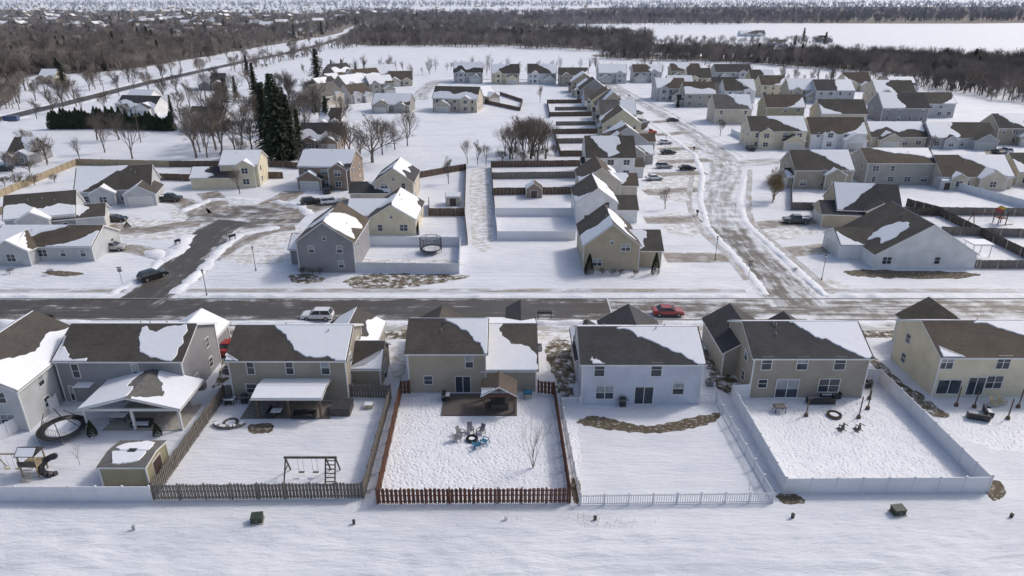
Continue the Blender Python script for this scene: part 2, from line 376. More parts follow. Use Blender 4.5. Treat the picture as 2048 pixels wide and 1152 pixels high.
def ribbon(name,pts,w,m,z=.02,px=True,n=8,w2=None,kerb=False):
    if px: pts=[P(*p) for p in pts]
    c=cat(pts,n) if len(pts)>2 else [tuple(Vector(pts[0]).lerp(Vector(pts[1]),i/24)) for i in range(25)]
    vs=[];uv=[];fs=[];L=0
    for i,p in enumerate(c):
        a=c[max(i-1,0)]; b=c[min(i+1,len(c)-1)]; tx,ty=b[0]-a[0],b[1]-a[1]; l=hypot(tx,ty) or 1; nx_,ny=-ty/l,tx/l
        if i: L+=hypot(p[0]-c[i-1][0],p[1]-c[i-1][1])
        W=w if not w2 else w+(w2-w)*i/(len(c)-1)
        for k,s_ in enumerate((-1,-.5,0,.5,1)):
            jit=random.uniform(-.12,.12) if abs(s_)==1 and w>3 else 0
            vs.append((p[0]+nx_*(W/2*s_+jit),p[1]+ny*(W/2*s_+jit),z)); uv.append((s_,L))
    for i in range(len(c)-1):
        for k in range(4): fs.append((i*5+k,i*5+k+1,(i+1)*5+k+1,(i+1)*5+k))
    me=bpy.data.meshes.new(name); me.from_pydata(vs,[],fs); ul=me.uv_layers.new(name='UVMap')
    for lp in me.loops: ul.data[lp.index].uv=uv[lp.vertex_index]
    me.materials.append(M[m]); o=bpy.data.objects.new(name,me); COL.objects.link(o)
    if kerb:
        for sgn in(-1,1):
            kb=MB()
            for i in range(len(c)-1):
                q=[]
                for j in(i,i+1):
                    a=c[max(j-1,0)]; b=c[min(j+1,len(c)-1)]; tx,ty=b[0]-a[0],b[1]-a[1]; l=hypot(tx,ty); nx_,ny=-ty/l,tx/l
                    q.append([(c[j][0]+nx_*sgn*(w/2+k),c[j][1]+ny*sgn*(w/2+k)) for k in(0.02,.17)])
                kb.add([(*q[0][0],0),(*q[0][0],.13),(*q[0][1],.13),(*q[0][1],0),(*q[1][0],0),(*q[1][0],.13),(*q[1][1],.13),(*q[1][1],0)],[(0,1,5,4),(1,2,6,5),(2,3,7,6)],'concrete')
            kb.obj('kerb')
    return c
def bank(pts,w=1.6,h=.4,px=True,m='snow_bank',name='snow_bank'):
    h*=.75
    if px: pts=[P(*p) for p in pts]
    d=[]
    for i in range(len(pts)-1):
        n=max(1,int(hypot(pts[i+1][0]-pts[i][0],pts[i+1][1]-pts[i][1])/.8))
        for k in range(n): d.append(tuple(Vector(pts[i]).lerp(Vector(pts[i+1]),k/n)))
    d.append(pts[-1]); mb=MB(); vs=[];fs=[]
    prof=[(-.5,0),(-.3,.7),(-.1,1),(.15,.9),(.35,.5),(.5,0)]
    for i,p in enumerate(d):
        a=d[max(i-1,0)]; b=d[min(i+1,len(d)-1)]; tx,ty=b[0]-a[0],b[1]-a[1]; l=hypot(tx,ty) or 1; nx_,ny=-ty/l,tx/l
        hh=h*(.25+1.5*abs(noise.noise(Vector((p[0]*.25,p[1]*.25,1))))+random.uniform(-.12,.25)); hh*=min(1,min(i,len(d)-1-i)/2+.02)
        ww=w*(.8+random.uniform(0,.5))
        for q,z in prof: vs.append((p[0]+nx_*ww*q+random.uniform(-.15,.15),p[1]+ny*ww*q,z*hh-.01+ (random.uniform(0,.1)*z)))
    for i in range(len(d)-1):
        for k in range(5): fs.append((i*6+k,i*6+k+1,(i+1)*6+k+1,(i+1)*6+k))
    mb.add(vs,fs,m); mb.obj(name,smooth=True)
PZ=[0]
def patch(name,pts,m,z=.012,rag=.5,px=True,n=8):
    if px: pts=[P(*p) for p in pts]
    L=len(pts); ar=abs(sum(pts[i][0]*pts[(i+1)%L][1]-pts[(i+1)%L][0]*pts[i][1] for i in range(L)))/2
    per=sum(hypot(pts[i][0]-pts[i-1][0],pts[i][1]-pts[i-1][1]) for i in range(L))
    rag=min(rag,.35*ar/per,per/(L*n)*.45)
    c=cat(pts,n,True); c=inset(c,[random.uniform(-rag,rag) for _ in c])
    PZ[0]=(PZ[0]+1)%5
    mb=MB(); mb.add([(x,y,z+PZ[0]*.0008) for x,y in c],[tuple(range(len(c)))],m)
    o=mb.obj(name); return o

YS0,YS1=91.2,98.6; YM=(YS0+YS1)/2
ribbon('street',[(-400,YM),(-250,YM),(-120,YM),(15,YM)],YS1-YS0,'asphalt',px=False,n=30,kerb=True)
ribbon('street',[(15.2,YM),(140,YM),(270,YM),(400,YM)],YS1-YS0,'asphalt_slushy',px=False,n=30,kerb=True,z=.024)
ribbon('side_street',[(262,612),(300,590),(350,548),(398,498),(430,462),(470,442)],8.0,'asphalt',z=.03,n=10)
cx,cy=P(492,432)
ribbon('cul_de_sac',[(cx-12,cy),(cx-4,cy+.3),(cx+5,cy),(cx+13,cy)],20,'asphalt_slushy',px=False,z=.026)
ribbon('side_street',[(1600,612),(1570,585),(1530,540),(1490,498),(1450,450)],9,'asphalt_slushy',z=.03,n=10)
ribbon('side_street',[(1455,455),(1440,420),(1438,385),(1452,345),(1440,312),(1405,280),(1352,243),(1300,212),(1255,190),(1225,172),(1205,162)],8.5,'slush_road',z=.036,n=10)
ribbon('side_street',[(1450,330),(1560,322),(1750,320),(2100,322)],7.5,'slush_road',z=.033)
ribbon('side_street',[(1700,160),(1560,158),(1300,163),(1100,160),(900,160),(855,175),(840,200)],8,'slush_road',z=.027)
ribbon('country_road',[(-100,262),(0,238),(160,200),(300,165),(480,125),(600,100),(680,76),(712,55),(720,35)],9,'asphalt',z=.05,n=12)
bank([(-60,246),(160,193),(300,159),(480,120),(600,96),(676,74)],3,.5); bank([(0,246),(165,206),(305,171),(485,130),(605,104)],3,.5)
# sidewalks
def lane(x0,x1,y,w,m='sidewalk',z=.045,name='sidewalk'): ribbon(name,[(x0,y),(x1,y)],w,m,px=False,z=z)
ysw=P(0,581)[1]
lane(P(375,0+581)[0],P(1490,581)[0],ysw,1.4); lane(P(1650,581)[0],P(2150,581)[0],ysw,1.4); lane(-120,P(250,581)[0],ysw,1.4)
lane(-90,90,88.3,1.4)
ribbon('sidewalk',[(395,560),(440,505),(500,470),(580,440)],1.3,'sidewalk',z=.047); ribbon('sidewalk',[(1495,560),(1455,510),(1400,455),(1378,400),(1385,350)],1.3,'sidewalk',z=.047)
ribbon('sidewalk',[(1655,575),(1590,520),(1530,470),(1500,430),(1500,340)],1.3,'sidewalk',z=.047)
# banks along roads
def xb(u,v=600): return P(u,v)[0]
bank([(-130,99.7),(xb(210),99.7)],1.9,.55,False); bank([(xb(350),99.8),(xb(700),99.5),(xb(1100),99.6),(xb(1500),99.8)],1.7,.5,False); bank([(xb(1660),99.8),(120,99.8)],1.9,.55,False)
for x0,x1 in((-110,-62),(-41,-29),(-21,-14),(-5.5,14),(22,33),(42,64)): bank([(x0,90.1),((x0+x1)/2,89.9),(x1,90.1)],1.7,.5,False)
bank([(345,588),(400,545),(440,500),(480,470),(560,455)],2.2,.6); bank([(215,592),(290,550),(345,500),(385,470)],2.0,.6)
bank([(370,470),(360,500),(330,520),(300,500)],3,.9)
bank([(1530,590),(1500,548),(1462,505),(1415,455),(1400,400),(1405,350),(1390,310),(1330,265),(1280,230)],1.6,.3)
bank([(1650,592),(1600,545),(1540,490),(1490,445),(1478,400),(1490,350)],1.6,.3); bank([(1490,315),(1420,275),(1330,225),(1260,190)],1.6,.3)
bank([(545,402),(600,412),(620,430)],2.5,.7); bank([(360,425),(420,400),(470,398),(520,402)],2.5,.6)
# driveways
DR=[([(195,502),(260,497),(330,512)],4),([(215,452),(280,462),(350,452),(400,447)],5),([(325,400),(370,405),(400,430)],5),([(415,385),(430,400),(440,425)],5),
 ([(590,382),(570,395),(535,412)],6),([(700,400),(640,412),(600,425),(560,435)],6),([(590,455),(540,462),(470,490),(420,520)],4),
 ([(1330,515),(1400,515),(1475,515)],5),([(1290,440),(1350,440),(1400,438)],5),([(1290,385),(1350,382),(1400,378)],5),([(1300,350),(1350,348),(1410,345)],5),([(1320,325),(1360,323),(1420,320)],5),
 ([(1320,300),(1350,298),(1400,296)],5),([(1310,270),(1340,268),(1375,264)],5),([(1300,245),(1325,243),(1350,241)],5),
 ([(1700,490),(1640,498),(1560,505)],5),([(1640,440),(1580,446),(1500,452)],5),([(1600,300),(1610,312),(1600,320)],5),([(1700,300),(1710,312),(1700,320)],5),([(1830,298),(1835,310),(1830,320)],5),([(1985,300),(1990,310),(1985,320)],5)]
for p,w in DR: ribbon('driveway',p,w,'driveway',z=.042)
for u,w in((395,6),(720,6),(865,5.5),(1290,5.5),(1520,5.5),(1935,6),(60,5.5)):
    x=P(u,650)[0]; ribbon('driveway',[(x,83),(x,91.1)],w,'driveway',px=False,z=.042)
# thaw patches
G='dormant_grass'; G2='dormant_grass_bare'; TR='snow_trodden'
for pts,m in [([(690,560),(740,548),(830,548),(940,551),(880,566),(790,578),(720,582),(700,572)],G),([(575,552),(620,548),(650,560),(600,568)],G),([(1690,541),(1760,540),(1880,543),(1960,548),(1900,558),(1780,556),(1710,552)],G2),
 ([(1158,840),(1190,832),(1240,842),(1300,852),(1370,838),(1440,826),(1425,845),(1370,860),(1300,866),(1220,860),(1165,850)],G2),
 ([(1088,700),(1110,680),(1148,690),(1150,780),(1120,790),(1105,750)],G),([(1405,700),(1432,712),(1485,780),(1458,792),(1425,760)],G),([(1712,690),(1745,710),(1800,760),(1875,815),(1850,820),(1760,745)],G),
 ([(425,778),(470,740),(468,690),(450,700),(440,740)],G),([(780,700),(800,690),(812,740),(790,770)],TR),([(85,545),(130,542),(170,548),(120,553)],G2),
 ([(1960,965),(2000,962),(2010,990),(1985,1000)],G2),([(1552,990),(1590,988),(1610,1005),(1570,1008)],G2),
 ([(500,850),(545,848),(540,865),(500,866)],G2),([(735,950),(752,950),(745,1005),(732,1000)],TR),([(1142,960),(1160,965),(1158,1005),(1146,1000)],G2),([(1830,780),(1870,812),(1900,832),(1860,830)],G2),
 ([(340,420),(420,405),(540,408),(600,425),(570,455),(470,470),(380,470)],TR),([(200,440),(330,440),(400,460),(340,480),(220,470)],TR),([(440,510),(520,470),(600,455),(590,480),(480,515)],TR),
 ([(1320,430),(1400,430),(1420,470),(1340,465)],TR),([(1300,360),(1395,350),(1400,400),(1310,395)],TR),([(1300,280),(1385,290),(1400,330),(1320,330)],TR),([(1510,460),(1600,440),(1660,455),(1560,480)],TR),
 ([(945,345),(975,345),(985,480),(945,480)],TR),([(1480,500),(1590,540),(1700,575),(1600,590),(1520,560)],TR),([(470,500),(560,495),(580,520),(480,530)],TR),([(700,520),(900,520),(905,535),(720,538)],TR)]:
    patch('dormant_grass_patch' if m!=TR else 'trodden_snow',pts,m,z=.010)
for x0,x1 in((-90,-58),(-42,-28),(-21,-13.5),(-6,13),(22,34),(42,66)): patch('trodden_snow',[(x0,85.5),(x1,85.3),(x1,89.8),(x0,89.6)],'dormant_grass' if random.random()<.35 else TR,z=.01,px=False)
patch('trampled_snow',[(800,800),(1110,800),(1135,985),(765,985)],'snow_trampled',z=.004,rag=.1,n=3)
patch('trampled_snow',[(1475,805),(1765,795),(1925,960),(1565,965)],'snow_trampled',z=.004,rag=.1,n=3)
patch('trampled_snow',[(1880,830),(2150,830),(2250,900),(1990,900)],'snow_trampled',z=.004,rag=.1,n=3)

# ================================================= NEAR HOUSES
def post_roof(B,x0,x1,y0,y1,zh,axis,pitch,roof,snow,postmat='trim',pw=.12):
    gable(B,x0,x1,y0,y1,zh,axis,pitch,'trim',roof,walls=False,snow=snow,o=.3)
    for x in(x0+.2,x1-.2,(x0+x1)/2 if x1-x0>6.5 else x0+.2):
        B['posts'].box(x-pw,x+pw,y0+.1-pw+.1,y0+.1+pw+.1,0,zh,postmat)
    B['posts'].box(x0,x1,y0+.1,y0+.3,zh-.3,zh-.01,postmat); B['posts'].box(x0,x0+.2,y0+.3,y1,zh-.3,zh-.01,postmat); B['posts'].box(x1-.2,x1,y0+.3,y1,zh-.3,zh-.01,postmat)
# A1 gray with covered porch
def ex(B,w,d):
    post_roof(B,-w/2+5.7,w/2+1.9,-5.9,-.05,2.75,'y',15,'roof_gray',[(0,[(.01,.01),(.99,.01),(.99,.8),(.6,.75),(.3,.995),(.01,.85)]),(1,[(.01,.01),(.99,.01),(.99,.85),(.5,.6),(.25,.45),(.12,.8),(.01,.9)])])
    B['roof'].box(-w/2+2,-w/2+3.9,-1.2,-.02,2.6,2.7,'snow')
house('gray_two_storey_house',134,379,803,9.5,5.5,'x','gray',pitch=25,wins=[(141,728,162,755),(262,728,281,755),(137,772,152,800),(250,775,275,803),(300,775,320,805)],
  snow=[(0,[(.58,.74),(.6,.95),(.68,.8),(.8,.93),(.93,.9),(.93,.08),(.75,.1),(.64,.3)]),(0,[(.01,.01),(.27,.01),(.12,.12),(.03,.45),(.01,.6)]),(1,SH['full'])],wings=[('N',3.2,6.5,5.5,3,'garage','gray',[(0,SH['full']),(1,SH['full'])])],extra=ex)
def ex(B,w,d):
    post_roof(B,-w/2+4.0,w/2-2.1,-4.0,-.08,2.7,'x',9,'roof_gray',[(0,SH['full']),(1,SH['full'])],'wood_brown')
house('taupe_two_storey_house',470,698,800,9,5.4,'x','taupe',pitch=25,wins=[(492,722,510,748),(570,722,588,748),(641,722,660,748),(492,768,515,785),(560,760,595,798)],
  snow=[(0,[(.36,.99),(.99,.99),(.99,.01),(.9,.01),(.8,.1),(.6,.22),(.5,.5),(.42,.75)]),(0,[(.01,.02),(.1,.02),(.04,.15),(.01,.2),(.01,.1)]),(1,SH['full'])],wings=[('N',5,7,6,2.9,'garage','taupe',rs(.9)),('E',5.5,6,3.4,2.9,'win','taupe',[(0,SH['cornerR']),(1,SH['full'])],33)],extra=ex)
# A3
def ex(B,w,d):
    gable(B,w/2-.3,w/2+6.0,.25,14.3,2.95,'x',20,'tan','roof',snow=[(0,[(.01,.01),(.95,.01),(.97,.25),(.86,.48),(.5,.62),(.36,.8),(.33,.995),(.01,.995)]),(1,SH['full'])])
    gable(B,w/2+2.6,w/2+6.1,9,16.5,3.6,'y',30,'tan','roof_dark',snow=[(1,SH['corner'])])
    win(B,'E',w/2+6.0,3,.9,1,1.2)
house('tan_two_storey_house',820,972,785,9,5.4,'x','tan',pitch=26,wins=[(931,711,946,735),(848,752,865,768),(911,753,941,786)],
  snow=[(0,[(.48,.99),(.99,.99),(.99,.05),(.9,.25),(.78,.5),(.6,.8)]),(1,SH['full'])],wings=[('N',-1.9,6,5.5,2.9,'garage','tan',[],30)],extra=ex)
house('white_two_storey_house',1162,1397,808,9.5,5.4,'x','blue_white',roof='roof_dark',pitch=25,wins=[(1190,726,1208,752),(1304,726,1322,752),(1193,772,1226,797),(1271,774,1304,807),(1347,766,1366,788)],
  snow=[(0,[(.36,.99),(.99,.99),(.99,.05),(.9,.06),(.78,.3),(.58,.62),(.45,.85)]),(0,[(.1,.03),(.2,.02),(.14,.14),(.1,.22),(.08,.12)]),(1,SH['full'])],wings=[('N',.6,7.5,5.2,3.6,'garage','blue_white',[],32),('N',-5,4,4,3,'win','blue_white',rs(),32)])
house('taupe_two_storey_house',1497,1722,795,9.5,5.4,'x','taupe',roof='roof_dark',pitch=25,wins=[(1526,714,1541,739),(1597,714,1613,739),(1672,714,1688,739),(1518,759,1532,775),(1555,759,1592,794),(1640,758,1675,783)],
  snow=[(0,[(.42,.99),(.99,.99),(.99,.05),(.88,.08),(.76,.32),(.6,.55),(.5,.8)]),(1,SH['full'])],wings=[('N',-5.2,6.6,5.2,3.3,'garage','taupe',[],32),('N',2,4.5,4.5,3.1,'win','taupe',[],32)])
house('cream_two_storey_house',1862,2125,793,9.5,5.4,'x','cream',roof='roof_brown',pitch=25,wins=[(1884,712,1903,737),(1998,712,2016,737),(1878,760,1916,787),(1940,755,1962,789),(1976,752,2000,776)],
  snow=[(0,[(.4,.99),(.99,.99),(.99,.2),(.85,.3),(.65,.62),(.5,.85)]),(0,[(.02,.02),(.16,.02),(.1,.12),(.03,.3),(.02,.2)]),(1,SH['full'])],wings=[('N',-1.2,7.5,5.2,3.8,'garage','cream',[],33)])
house('gray_two_storey_house',-150,60,862,13,5.2,'y','lgray',pitch=28,snow=[(0,SH['full']),(1,SH['low'])],wings=[('N',3,6,4,2.9,'garage','lgray',rs())])

# ================================================= MID HOUSES
HS=[('gray_ranch_house',-10,190,522,9,2.8,'x','lgray',0,[('S',-4,6.5,2.5,2.8,'win')],[(0,SH['wedgeL']),(0,SH['cornerR']),(1,SH['full'])],28),
('gray_cottage_house',30,150,470,9,3.9,'x','lgray',20,[('S',-1,5.5,1.6,3.6,'win'),('E',3,6,5,2.9)],[(0,SH['low']),(1,SH['full'])],38),
('white_cottage_house',165,300,408,10,3.4,'x','lgray',14,[('S',-2,5,1.5,3,'win'),('S',6.2,6.5,3.5,2.8)],[(0,SH['wedgeL']),(1,SH['full'])],40),
('cream_two_storey_house',448,520,374,9,5.6,'x','cream',4,[('S',1.5,4.5,.8,5.4,'win'),('W',1.5,6.5,7,2.9,'none')],[(0,SH['full']),(1,SH['full'])],30),
('brown_two_storey_house',600,705,378,10,5.6,'x','brown',-6,[('S',-3.5,6,1.6,2.9),('S',3.6,4.6,.9,5.2,'win')],[(0,SH['most']),(1,SH['full'])],32),
('tan_two_storey_house',752,828,408,11,5.2,'y','beige',0,[('W',2,6,5.5,2.9,'garage')],[(0,SH['blob']),(1,SH['high'])],35),
('gray_two_storey_house',600,712,545,12.5,5.6,'y','gray',0,[('W',7,6,2.6,2.9,'garage'),],[(0,SH['blob']),(1,[(.05,.95),(.1,.1),(.35,.3),(.55,.05),(.75,.3),(.6,.8),(.3,.98)])],35),
('cream_ranch_house',738,832,470,13,3.2,'y','cream',0,[('W',8,8,5,2.8,'garage')],[(1,SH['most']),(0,SH['blob'])],32),
('taupe_two_storey_house',1166,1276,541,12,4.6,'y','sand',0,[('E',5.5,8,4.2,3.2,'win','sand',[(0,SH['blob']),(1,SH['full'])],30)],[(0,SH['band']),(1,[(.1,.2),(.3,.5),(.6,.3),(.9,.6),(.8,.95),(.2,.95)])],38),
('white_two_storey_house',1152,1232,450,12,4.8,'y','white',0,[('E',5,7,4.5,2.9)],[(0,SH['corner']),(1,SH['most'])],36),
('beige_ranch_house',1160,1240,396,13,3.8,'y','beige',0,[('E',4,7,4,2.9)],[(0,SH['corner']),(1,SH['low'])],35),
('white_gable_house',1745,1945,537,14,2.7,'y','white',0,[('W',8,7,4,2.8)],[(0,[(.15,.25),(.3,.3),(.4,.15),(.5,.5),(.35,.8),(.2,.7)]),(1,SH['full'])],31),
('taupe_cottage_house',1672,1790,456,10,3.8,'x','sand',-8,[('S',2,5.5,1.2,4.0,'win'),('W',2.5,6.5,3,2.9)],[(0,SH['wedgeL']),(1,SH['full'])],40),
('taupe_cottage_house',1585,1700,378,10,4.8,'x','taupe',0,[('S',2.5,5,1.2,3.8,'win'),('W',3,5,1.5,3)],[(0,SH['wedge']),(1,SH['full'])],37),
('gray_two_storey_house',1728,1862,370,10,5.6,'x','stone_gray',0,[('N',0,6,4,3)],[(0,[(.2,.99),(.98,.99),(.98,.35),(.7,.55),(.4,.7)]),(1,SH['full'])],28),
('beige_ranch_house',1880,2020,378,11,3.2,'x','beige',0,[('S',3,6.5,1.6,3,'win'),('S',-5,4,1,2.9,'win')],[(0,SH['wedge']),(1,SH['full'])],36),
('cream_cottage_house',2030,2120,372,10,3.6,'x','cream',0,[('S',0,6,1.5,3,'win')],None,36),
('cream_two_storey_house',1498,1608,298,10,5.6,'x','cream',0,[('S',4.6,6.4,2,2.8),('S',-4,4.5,.8,5.2,'win')],[(0,SH['wedge']),(1,SH['full'])],36),
('white_cottage_house',1618,1728,297,10,4.6,'x','white',0,[('S',4.5,6.8,2.5,2.9),('S',-3,4.2,.8,4.4,'win')],[(0,SH['cornerR']),(1,SH['full'])],40),
('beige_ranch_house',1740,1848,295,10,3.4,'x','beige',0,[('S',-3.5,6.8,2.5,2.9)],[(0,SH['high']),(1,SH['full'])],37),
('gray_ranch_house',1858,1985,297,10,3.4,'x','lgray',0,[('S',6,6.8,2.5,2.9),('S',-4,4,1,3,'win')],[(0,SH['band']),(1,SH['full'])],37),
('taupe_cottage_house',1990,2080,290,10,5.4,'x','taupe',0,[('S',2,6,2,2.9)],None,36),
]
for h in HS:
    house(h[0],h[1],h[2],h[3],h[4],h[5],h[6],h[7],random.choice(['roof','roof_dark','roof','roof_brown']),rot=h[8],wings=h[9],snow=h[10],pitch=h[11])
WC=['taupe','beige','tan','lgray','gray','cream','white','sand','stone_gray','beige','olive']
def rnd_house(u0,u1,v,front='S',st=None,wall=None,rot=0,k=.6):
    w=(u1-u0)*mpp(v); wall=wall or random.choice(WC); ze=st or random.choice([3.2,3.8,5.4,5.6]); d=random.uniform(10,12)
    pt=random.uniform(32,40); nm={'lgray':'gray','sand':'tan','stone_gray':'gray'}.get(wall,wall)+('_two_storey_house' if ze>4 else '_ranch_house')
    if front=='S':
        s=random.choice([-1,1]); wg=[('S',s*w*.26,min(6.6,w*.45),2.2,2.9),('S',-s*w*.25,4,.9,ze,'win')]; ax='x'
    elif front=='E': wg=[('E',d*.35,6,2.6,2.9),('W',d*.5,4,.8,min(ze,3.2),'win')]; ax=random.choice(['y','x','y'])
    elif front=='N': wg=[('N',w*.2,6,3,2.9)]; ax='x'
    else: wg=[('W',d*.35,6,2.6,2.9)]; ax=random.choice(['y','x'])
    house(nm,u0,u1,v,d,ze,ax,wall,random.choice(['roof','roof_dark','roof_brown','roof_gray']),rot=rot,wings=wg,snow=rs(k),pitch=pt)
for u,v in((1172,357),(1200,330),(1212,303),(1205,280),(1200,260),(1192,243),(1182,229),(1170,216),(1160,205),(1150,195),(1142,186)):
    rnd_house(u,u+12.5/mpp(v),v,'E',k=.45)
for u0,u1,v in((908,965,166),(983,1038,168),(1056,1112,168),(1118,1175,172),(1197,1252,167),(1266,1322,165),(1342,1398,162),(1430,1500,165)): rnd_house(u0,u1,v,'S',st=5.6,k=.7)
for u0,u1,v,r in((735,795,160,20),(712,768,178,40),(690,745,192,50),(640,690,190,60),(634,700,218,60),(745,820,225,-5),(865,955,224,-10),(942,1000,207,40),(655,705,178,50),(740,790,190,30),(668,712,165,50),(700,750,205,50),(780,825,172,10),(640,690,205,55)): rnd_house(u0,u1,v,'S',rot=r,k=.7)
for u0,u1,v,fr in((1312,1368,202,'S'),(1368,1428,214,'W'),(1425,1478,190,'S'),(1448,1508,207,'S'),(1520,1568,194,'N'),(1575,1635,204,'S'),(1630,1705,207,'N'),(1748,1825,210,'S'),(1500,1545,182,'S'),(1335,1385,186,'S'),(1395,1440,200,'S'),(1375,1420,178,'S'),(1690,1740,182,'S'),(1780,1830,188,'S'),
   (1428,1500,248,'N'),(1530,1605,243,'N'),(1640,1730,248,'N'),(1760,1852,245,'N'),(1848,1905,235,'N')): rnd_house(u0,u1,v,fr,st=random.choice([3.8,5.4,5.6]),k=.6)
for u0,u1,v,wl,r in((230,315,230,'white',-10),(372,440,262,'white',-10),(78,110,167,'tan',0),(600,680,300,'brown',0),(640,680,262,'lgray',0),(400,450,180,'slate',10),(250,300,215,'white',-10),(1480,1530,73,'white',0),(1540,1575,95,'gray',0),(1640,1665,85,'gray',0),(20,60,330,'gray',0),
   (250,285,90,'white',10),(560,590,75,'white',0),(330,350,60,'gray',0)):
    rnd_house(u0,u1,v,'S',3.0,wl,r,.9)

# ================================================= FENCES
def fence(name,pts,h=1.8,kind='board',mat='wood_gray',pitch=.17):
    pts=[P(*p) for p in pts]; mb=MB()
    for i in range(len(pts)-1):
        a,b=pts[i],pts[i+1]; L=hypot(b[0]-a[0],b[1]-a[1]); ang=atan2(b[1]-a[1],b[0]-a[0]); dx,dy=cos(ang),sin(ang)
        def seg(s0,s1,off,th,z0,z1,m):
            c=(a[0],a[1]); vs=[]
            for s in(s0,s1):
                for o in(off-th/2,off+th/2):
                    for z in(z0,z1): vs.append((a[0]+dx*s-dy*o,a[1]+dy*s+dx*o,z))
            mb.add(vs,[(0,1,3,2),(4,6,7,5),(0,4,5,1),(2,3,7,6),(0,2,6,4),(1,5,7,3)],m)
        n=max(1,round(L/2.4))
        for k in range(n+1):
            s=L*k/n; seg(s-.07,s+.07,0,.14,-.1,h+(.12 if kind!='board' else .02),mat)
            if kind in('vinyl','vpicket'): seg(s-.085,s+.085,0,.17,h+.12,h+.17,mat)
        if kind=='picket':
            for z in(.3,h*.55,h-.25): seg(0,L,0,.05,z-.05,z+.05,mat)
            m_=int(L/pitch)
            for k in range(m_):
                s=L*(k+.5)/m_; hh=h+random.uniform(-.03,.04)+.05*sin(s*2.6)
                seg(s-.055,s+.055,-.045,.03,.05,hh,mat)
                if k%2==0: seg(s+.03,s+.14,.045,.03,.05,hh-.02,mat)
        elif kind=='vpicket':
            for z in(.15,h-.15): seg(0,L,0,.05,z-.05,z+.05,mat)
            m_=int(L/.22)
            for k in range(m_): s=L*(k+.5)/m_; seg(s-.035,s+.035,0,.03,.05,h+.02,mat)
        elif kind=='vinyl':
            for k in range(n):
                s0,s1=L*k/n+.072,L*(k+1)/n-.072; seg(s0,s1,0,.04,.03,h-.05,mat); seg(s0,s1,0,.07,h-.05,h+.04,mat); seg(s0,s1,0,.07,.02,.14,mat)
        else:
            m_=max(1,int(L/(.9 if h<1.9 and pts[0][1]>130 else .3)))
            for k in range(m_):
                s0,s1=L*k/m_+.008,L*(k+1)/m_-.008; hh=h+random.uniform(-.05,.03); seg(s0,s1,random.choice([-.02,.02]),.03,0,hh,mat)
    mb.obj(name)
W='wooden_fence'; V='vinyl_fence'
fence(W,[(820,787),(803,788),(755,1008),(1140,1006),(1108,790),(1076,786)],1.75,'picket','wood_red',.2)
fence(W,[(472,797),(450,797),(308,1000),(728,996),(782,797),(702,795)],1.8,'picket','wood_gray',.16)
fence(V,[(305,1003),(-120,1003)],1.7,'vinyl','vinyl'); fence(V,[(118,815),(20,872),(-60,905)],1.7,'vinyl','vinyl'); fence(V,[(385,812),(445,800)],1.7,'vinyl','vinyl')
fence(V,[(1160,812),(1122,812),(1160,1010),(1545,1005),(1432,806),(1398,806)],1.2,'vpicket','vinyl')
fence(V,[(1495,795),(1462,797),(1568,988),(1975,985),(1757,765),(1722,762)],1.8,'vinyl','vinyl')
fence(V,[(712,544),(918,547),(921,492),(735,492)],1.8,'vinyl','vinyl')
fence(V,[(995,480),(1150,480)],1.8,'vinyl','vinyl'); fence(V,[(990,432),(995,480)],1.8,'vinyl','vinyl'); fence(V,[(990,432),(1150,432)],1.8,'vinyl','vinyl')
for p,h,m in [([(985,390),(1150,388)],1.8,'wood_brown'),([(985,358),(1170,356)],1.8,'wood_gray'),([(982,335),(1192,332)],1.8,'wood_brown'),([(982,335),(990,432)],1.8,'wood_gray'),
  ([(932,340),(929,432),(858,432),(858,410)],1.8,'wood_brown'),([(932,340),(830,358)],1.8,'wood_brown'),([(929,432),(935,490)],1.8,'wood_gray'),([(836,430),(838,470)],1.8,'wood_gray'),
  ([(0,395),(155,330),(340,334)],1.8,'wood_tan'),([(340,334),(560,334),(600,338)],1.8,'wood_brown'),([(520,357),(566,357)],1.8,'wood_brown'),([(320,360),(385,362)],1.8,'wood_brown'),([(0,430),(32,425)],1.8,'wood_tan'),
  ([(1800,430),(1878,432),(2060,522)],1.8,'wood_dark'),([(1812,412),(1880,430)],1.8,'wood_dark'),([(1880,470),(2060,475)],1.8,'wood_gray'),([(1948,537),(2080,537)],1.6,'wood_gray'),([(1582,420),(1630,420),(1640,440)],1.8,'wood_gray'),
  ([(1880,430),(2080,432)],1.8,'wood_gray'),([(960,205),(1040,222),(1045,205),(1000,190)],1.6,'wood_brown'),([(1582,380),(1582,420)],1.8,'wood_gray')]:
    fence(W,p,h,'board',m)
for v,u_,m_,h_ in((313,1120,'wood_brown',1.8),(287,1112,'wood_gray',1.7),(268,1105,'wood_brown',1.8),(251,1112,'wood_gray',1.5),(233,1098,'wood_brown',1.8),(221,1110,'wood_gray',1.5),(207,1094,'wood_brown',1.7)): fence(W,[(u_,v),(1205,v-1)],h_,'board',m_)
fence(W,[(1121,313),(1108,270)],1.8,'board','wood_brown'); fence(W,[(1100,236),(1094,207)],1.7,'board','wood_gray')
fence(V,[(1908,378),(2080,425)],1.8,'vinyl','vinyl'); fence(V,[(1462,268),(1500,288)],1.8,'vinyl','vinyl')

